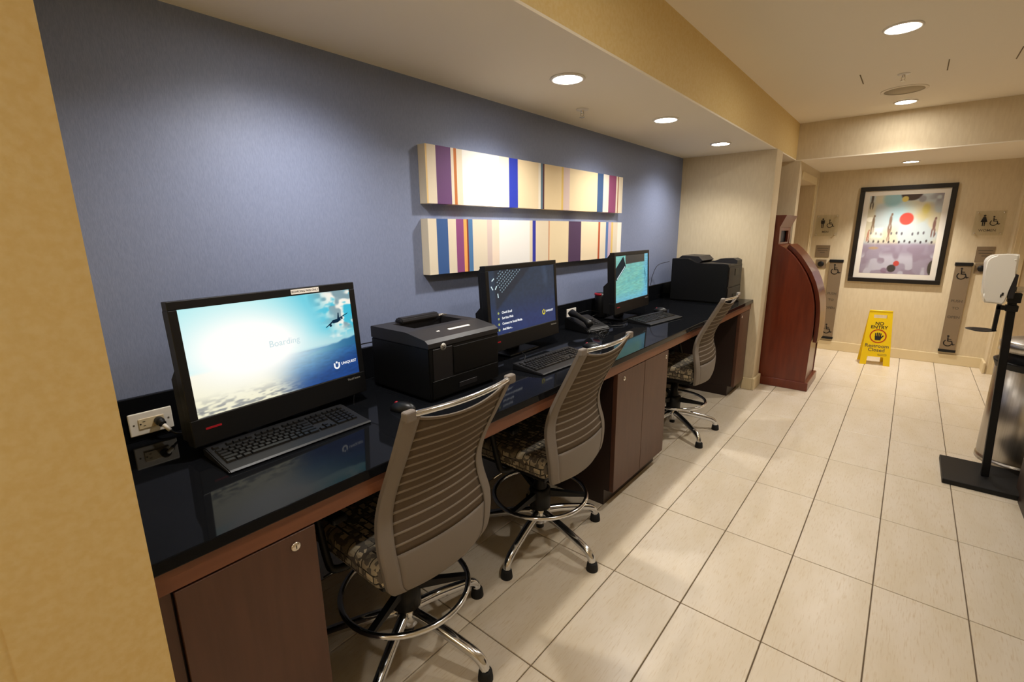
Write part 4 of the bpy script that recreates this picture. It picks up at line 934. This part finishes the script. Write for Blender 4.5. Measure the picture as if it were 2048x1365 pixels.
# ------------------------------------------------------------------ yellow floor sign
t = thing('floor_sign', 'yellow folding floor sign reading no entry in front of the far wall', 'floor sign', (0.985, 4.97, 0), 0.17)
H, wb, wt, lean = 0.606, 0.138, 0.105, 0.105
def panel(sgn):
    up = Vector((0, -sgn*-lean if False else sgn*lean, 0)).xyz
    L = math.hypot(H, lean); F = frame((0, -sgn*lean, 0), (1, 0, 0), (0, sgn*lean, H))
    b = NB(); w = lambda y: wb+(wt-wb)*y/L
    def cell(ya, yb, xa, xb):   # xa, xb functions of y
        prism(b, [(xa(ya), ya), (xb(ya), ya), (xb(yb), yb), (xa(yb), yb)], -0.004, 0.004, 'z', F)
    cell(0, 0.095, lambda y: -w(y), lambda y: -0.078+0.05*y); cell(0, 0.095, lambda y: 0.078-0.05*y, lambda y: w(y))
    cell(0.095, L-0.085, lambda y: -w(y), lambda y: w(y)); cell(L-0.085, L-0.045, lambda y: -w(y), lambda y: -0.06); cell(L-0.085, L-0.045, lambda y: 0.06, lambda y: w(y)); cell(L-0.045, L-0.004, lambda y: -w(y), lambda y: w(y))
    return b, F, L
b, F, L = panel(1); fp = obj('front_board', b, 'sign_yellow', t)
b2, F2, L2 = panel(-1); obj('rear_board', b2, 'sign_yellow', t)
b = NB(); tube(b, [(-wt, 0, H-0.002), (wt, 0, H-0.002)], 0.008, 10); obj('hinge', b, 'sign_yellow', t)
T = F @ Matrix.Translation((0, 0, 0.0042))
obj('lettering', text_bm('NO\nENTRY', 0.05, T @ Matrix.Translation((0, L-0.165, 0)), 'CENTER', 0.0008, 0.001, spacing=0.85), 'ink', fp)
b = NB(); strip2d(b, arc(0, 0, 0.072, 0, 2*PI, 32), 0.011, 0.0008, T @ Matrix.Translation((0, L-0.285, 0))); obj('red_ring', b, 'sign_red', fp)
b = NB(); TT = T @ Matrix.Translation((0, L-0.285, 0))
prism(b, [(-0.026, -0.045), (0.026, -0.045), (0.030, 0.0), (-0.030, 0.0)], 0, 0.0008, 'z', TT)
for k in range(4): strip2d(b, [(-0.022+0.0145*k, 0.0), (-0.024+0.016*k, 0.040-0.006*abs(k-1.5))], 0.011, 0.0008, TT)
strip2d(b, [(0.028, -0.02), (0.045, 0.008)], 0.011, 0.0008, TT); obj('hand_symbol', b, 'ink', fp)
obj('lettering', text_bm('Restroom\nClosed', 0.054, T @ Matrix.Translation((0, L-0.42, 0)), 'CENTER', 0.0008, 0.0006, spacing=0.85), 'faint_ink', fp)
b = NB(); strip2d(b, [(0.02, 0.115), (0.095, 0.115), (0.095, 0.13), (0.02, 0.13), (0.02, 0.115)], 0.003, 0.0008, T); obj('small_box_outline', b, 'faint_ink', fp)

# ------------------------------------------------------------------ sanitizer stand, bin, cabinet
t = thing('sanitizer_stand', 'black pole stand with a white hand sanitizer dispenser beside the steel bin', 'dispenser stand', (1.683, 2.143, 0))
b = NB(); bx(b, (-0.20, -0.205, 0), (0.20, 0.205, 0.03), 0.004, 2); obj('base_plate', b, 'matte_black', t)
P0, P1 = Vector((0, 0, 0.03)), Vector((-0.052, -0.01, 1.12))
b = NB(); d = P1-P0; Fp = frame(P0, (1, 0, 0.048), (0, 1, 0)); bx(b, (-0.018, -0.018, 0), (0.018, 0.018, d.length), 0.003, 2, Fp); obj('pole', b, 'matte_black', t)
at = lambda z: P0+(P1-P0)*((z-0.03)/1.09)
b = NB(); c = at(1.09); bx(b, (c.x-0.026, c.y-0.026, 1.045), (c.x+0.026, c.y+0.026, 1.08), 0.004); bx(b, (c.x-0.024, c.y-0.024, 1.095), (c.x+0.03, c.y+0.024, 1.15), 0.004); obj('clamp', b, 'matte_black', t)
b = NB(); bx(b, (c.x-0.030, c.y-0.05, 1.12), (c.x-0.005, c.y+0.05, 1.255), 0.004); obj('mount_plate', b, 'printer_grey', t)
b = NB(); bx(b, (c.x+0.0, c.y-0.012, 1.155), (c.x+0.20, c.y+0.012, 1.185), 0.003); obj('sign_arm', b, 'nickel', t)
b = NB(); poly = [(-0.168, 1.09), (-0.176, 1.12)]+[(-0.182-0.003*k, 1.14+0.042*k) for k in range(4)]+arc(-0.152, 1.315, 0.045, PI, PI/2, 8)+[(-0.10, 1.364), (-0.070, 1.364), (-0.066, 1.26), (-0.078, 1.255), (-0.085, 1.10), (-0.095, 1.085)]
prism(b, poly, -0.062, 0.062, 'y'); bmesh.ops.bevel(b, geom=[e for e in b.edges if abs(e.verts[0].co.y-e.verts[1].co.y) < 1e-6], offset=0.008, segments=3, affect='EDGES'); dp = obj('dispenser', b, 'dispenser_white', t); dp['label'] = 'white rounded soap dispenser housing'
b = NB(); bx(b, (-0.108, -0.0635, 1.135), (-0.099, -0.0615, 1.152), 0.0008, 1); bx(b, (-0.112, -0.0635, 1.125), (-0.106, -0.0615, 1.142), 0.0008, 1); obj('lock', b, 'ink', dp)
b = NB(); lathe(b, [(0, 0), (0.004, 0), (0.003, 0.002), (0, 0.002)], 12, frame((-0.083, -0.062, 1.335), (1, 0, 0), (0, 0, 1))); obj('screw', b, 'white_plastic', dp)
b = NB(); bx(b, (c.x-0.060, c.y-0.018, 0.925), (c.x-0.042, c.y+0.018, 1.085), 0.003); bx(b, (c.x-0.060, c.y-0.018, 1.05), (c.x-0.02, c.y+0.018, 1.075), 0.003); obj('tray_bracket', b, 'keyboard_grey', t)
b = NB(); lathe(b, [(0, 0), (0.04, 0.0), (0.068, 0.008), (0.066, 0.010), (0.038, 0.003), (0, 0.003)], 28, Matrix.Translation((c.x-0.105, c.y, 0.918))); obj('drip_tray', b, 'keyboard_grey', t)

t = thing('trash_bin', 'round stainless steel trash bin behind the sanitizer stand', 'trash bin', (1.872, 2.578, 0))
R0 = 0.2
b = NB(); lathe(b, [(0, 0), (R0+0.004, 0), (R0+0.004, 0.028), (R0-0.003, 0.032), (R0-0.003, 0.045), (R0, 0.048), (R0, 0.67), (R0-0.01, 0.67), (R0-0.01, 0.3)], 56); obj('body', b, 'brushed_steel', t)
b = NB(); lathe(b, [(R0-0.012, 0.60), (R0+0.012, 0.672), (R0+0.014, 0.682), (R0-0.004, 0.684), (R0-0.03, 0.62)], 48); obj('liner_rim', b, 'matte_black', t)
b = NB(); lathe(b, [(0, 0.60), (R0-0.03, 0.60), (R0-0.03, 0.76), (0, 0.76)], 40); obj('mouth', b, 'matte_black', t)
b = NB(); lathe(b, [(R0-0.02, 0.745), (R0+0.002, 0.745), (R0+0.002, 0.80), (R0-0.012, 0.812), (0.05, 0.85), (0, 0.852)], 56); obj('lid', b, 'brushed_steel', t)
t = thing('wood_cabinet', 'dark wood cabinet at the right edge of the corridor', 'cabinet', (1.80, 1.0, 0))
obj('carcass', bx(NB(), (0.0, -0.9, 0.08), (0.315, 0.93, 0.86), 0.002, 1), 'dark_laminate', t); obj('plinth', bx(NB(), (0.004, -0.895, 0), (0.31, 0.925, 0.08)), 'dark_laminate', t)
obj('top', bx(NB(), (-0.015, -0.91, 0.86), (0.315, 0.932, 0.89), 0.003, 1), 'granite', t)
for k in range(4): dd = obj('door', bx(NB(), (-0.016, -0.895+0.455*k, 0.09), (-0.001, -0.895+0.455*k+0.45, 0.85), 0.001, 1), 'dark_laminate', t)
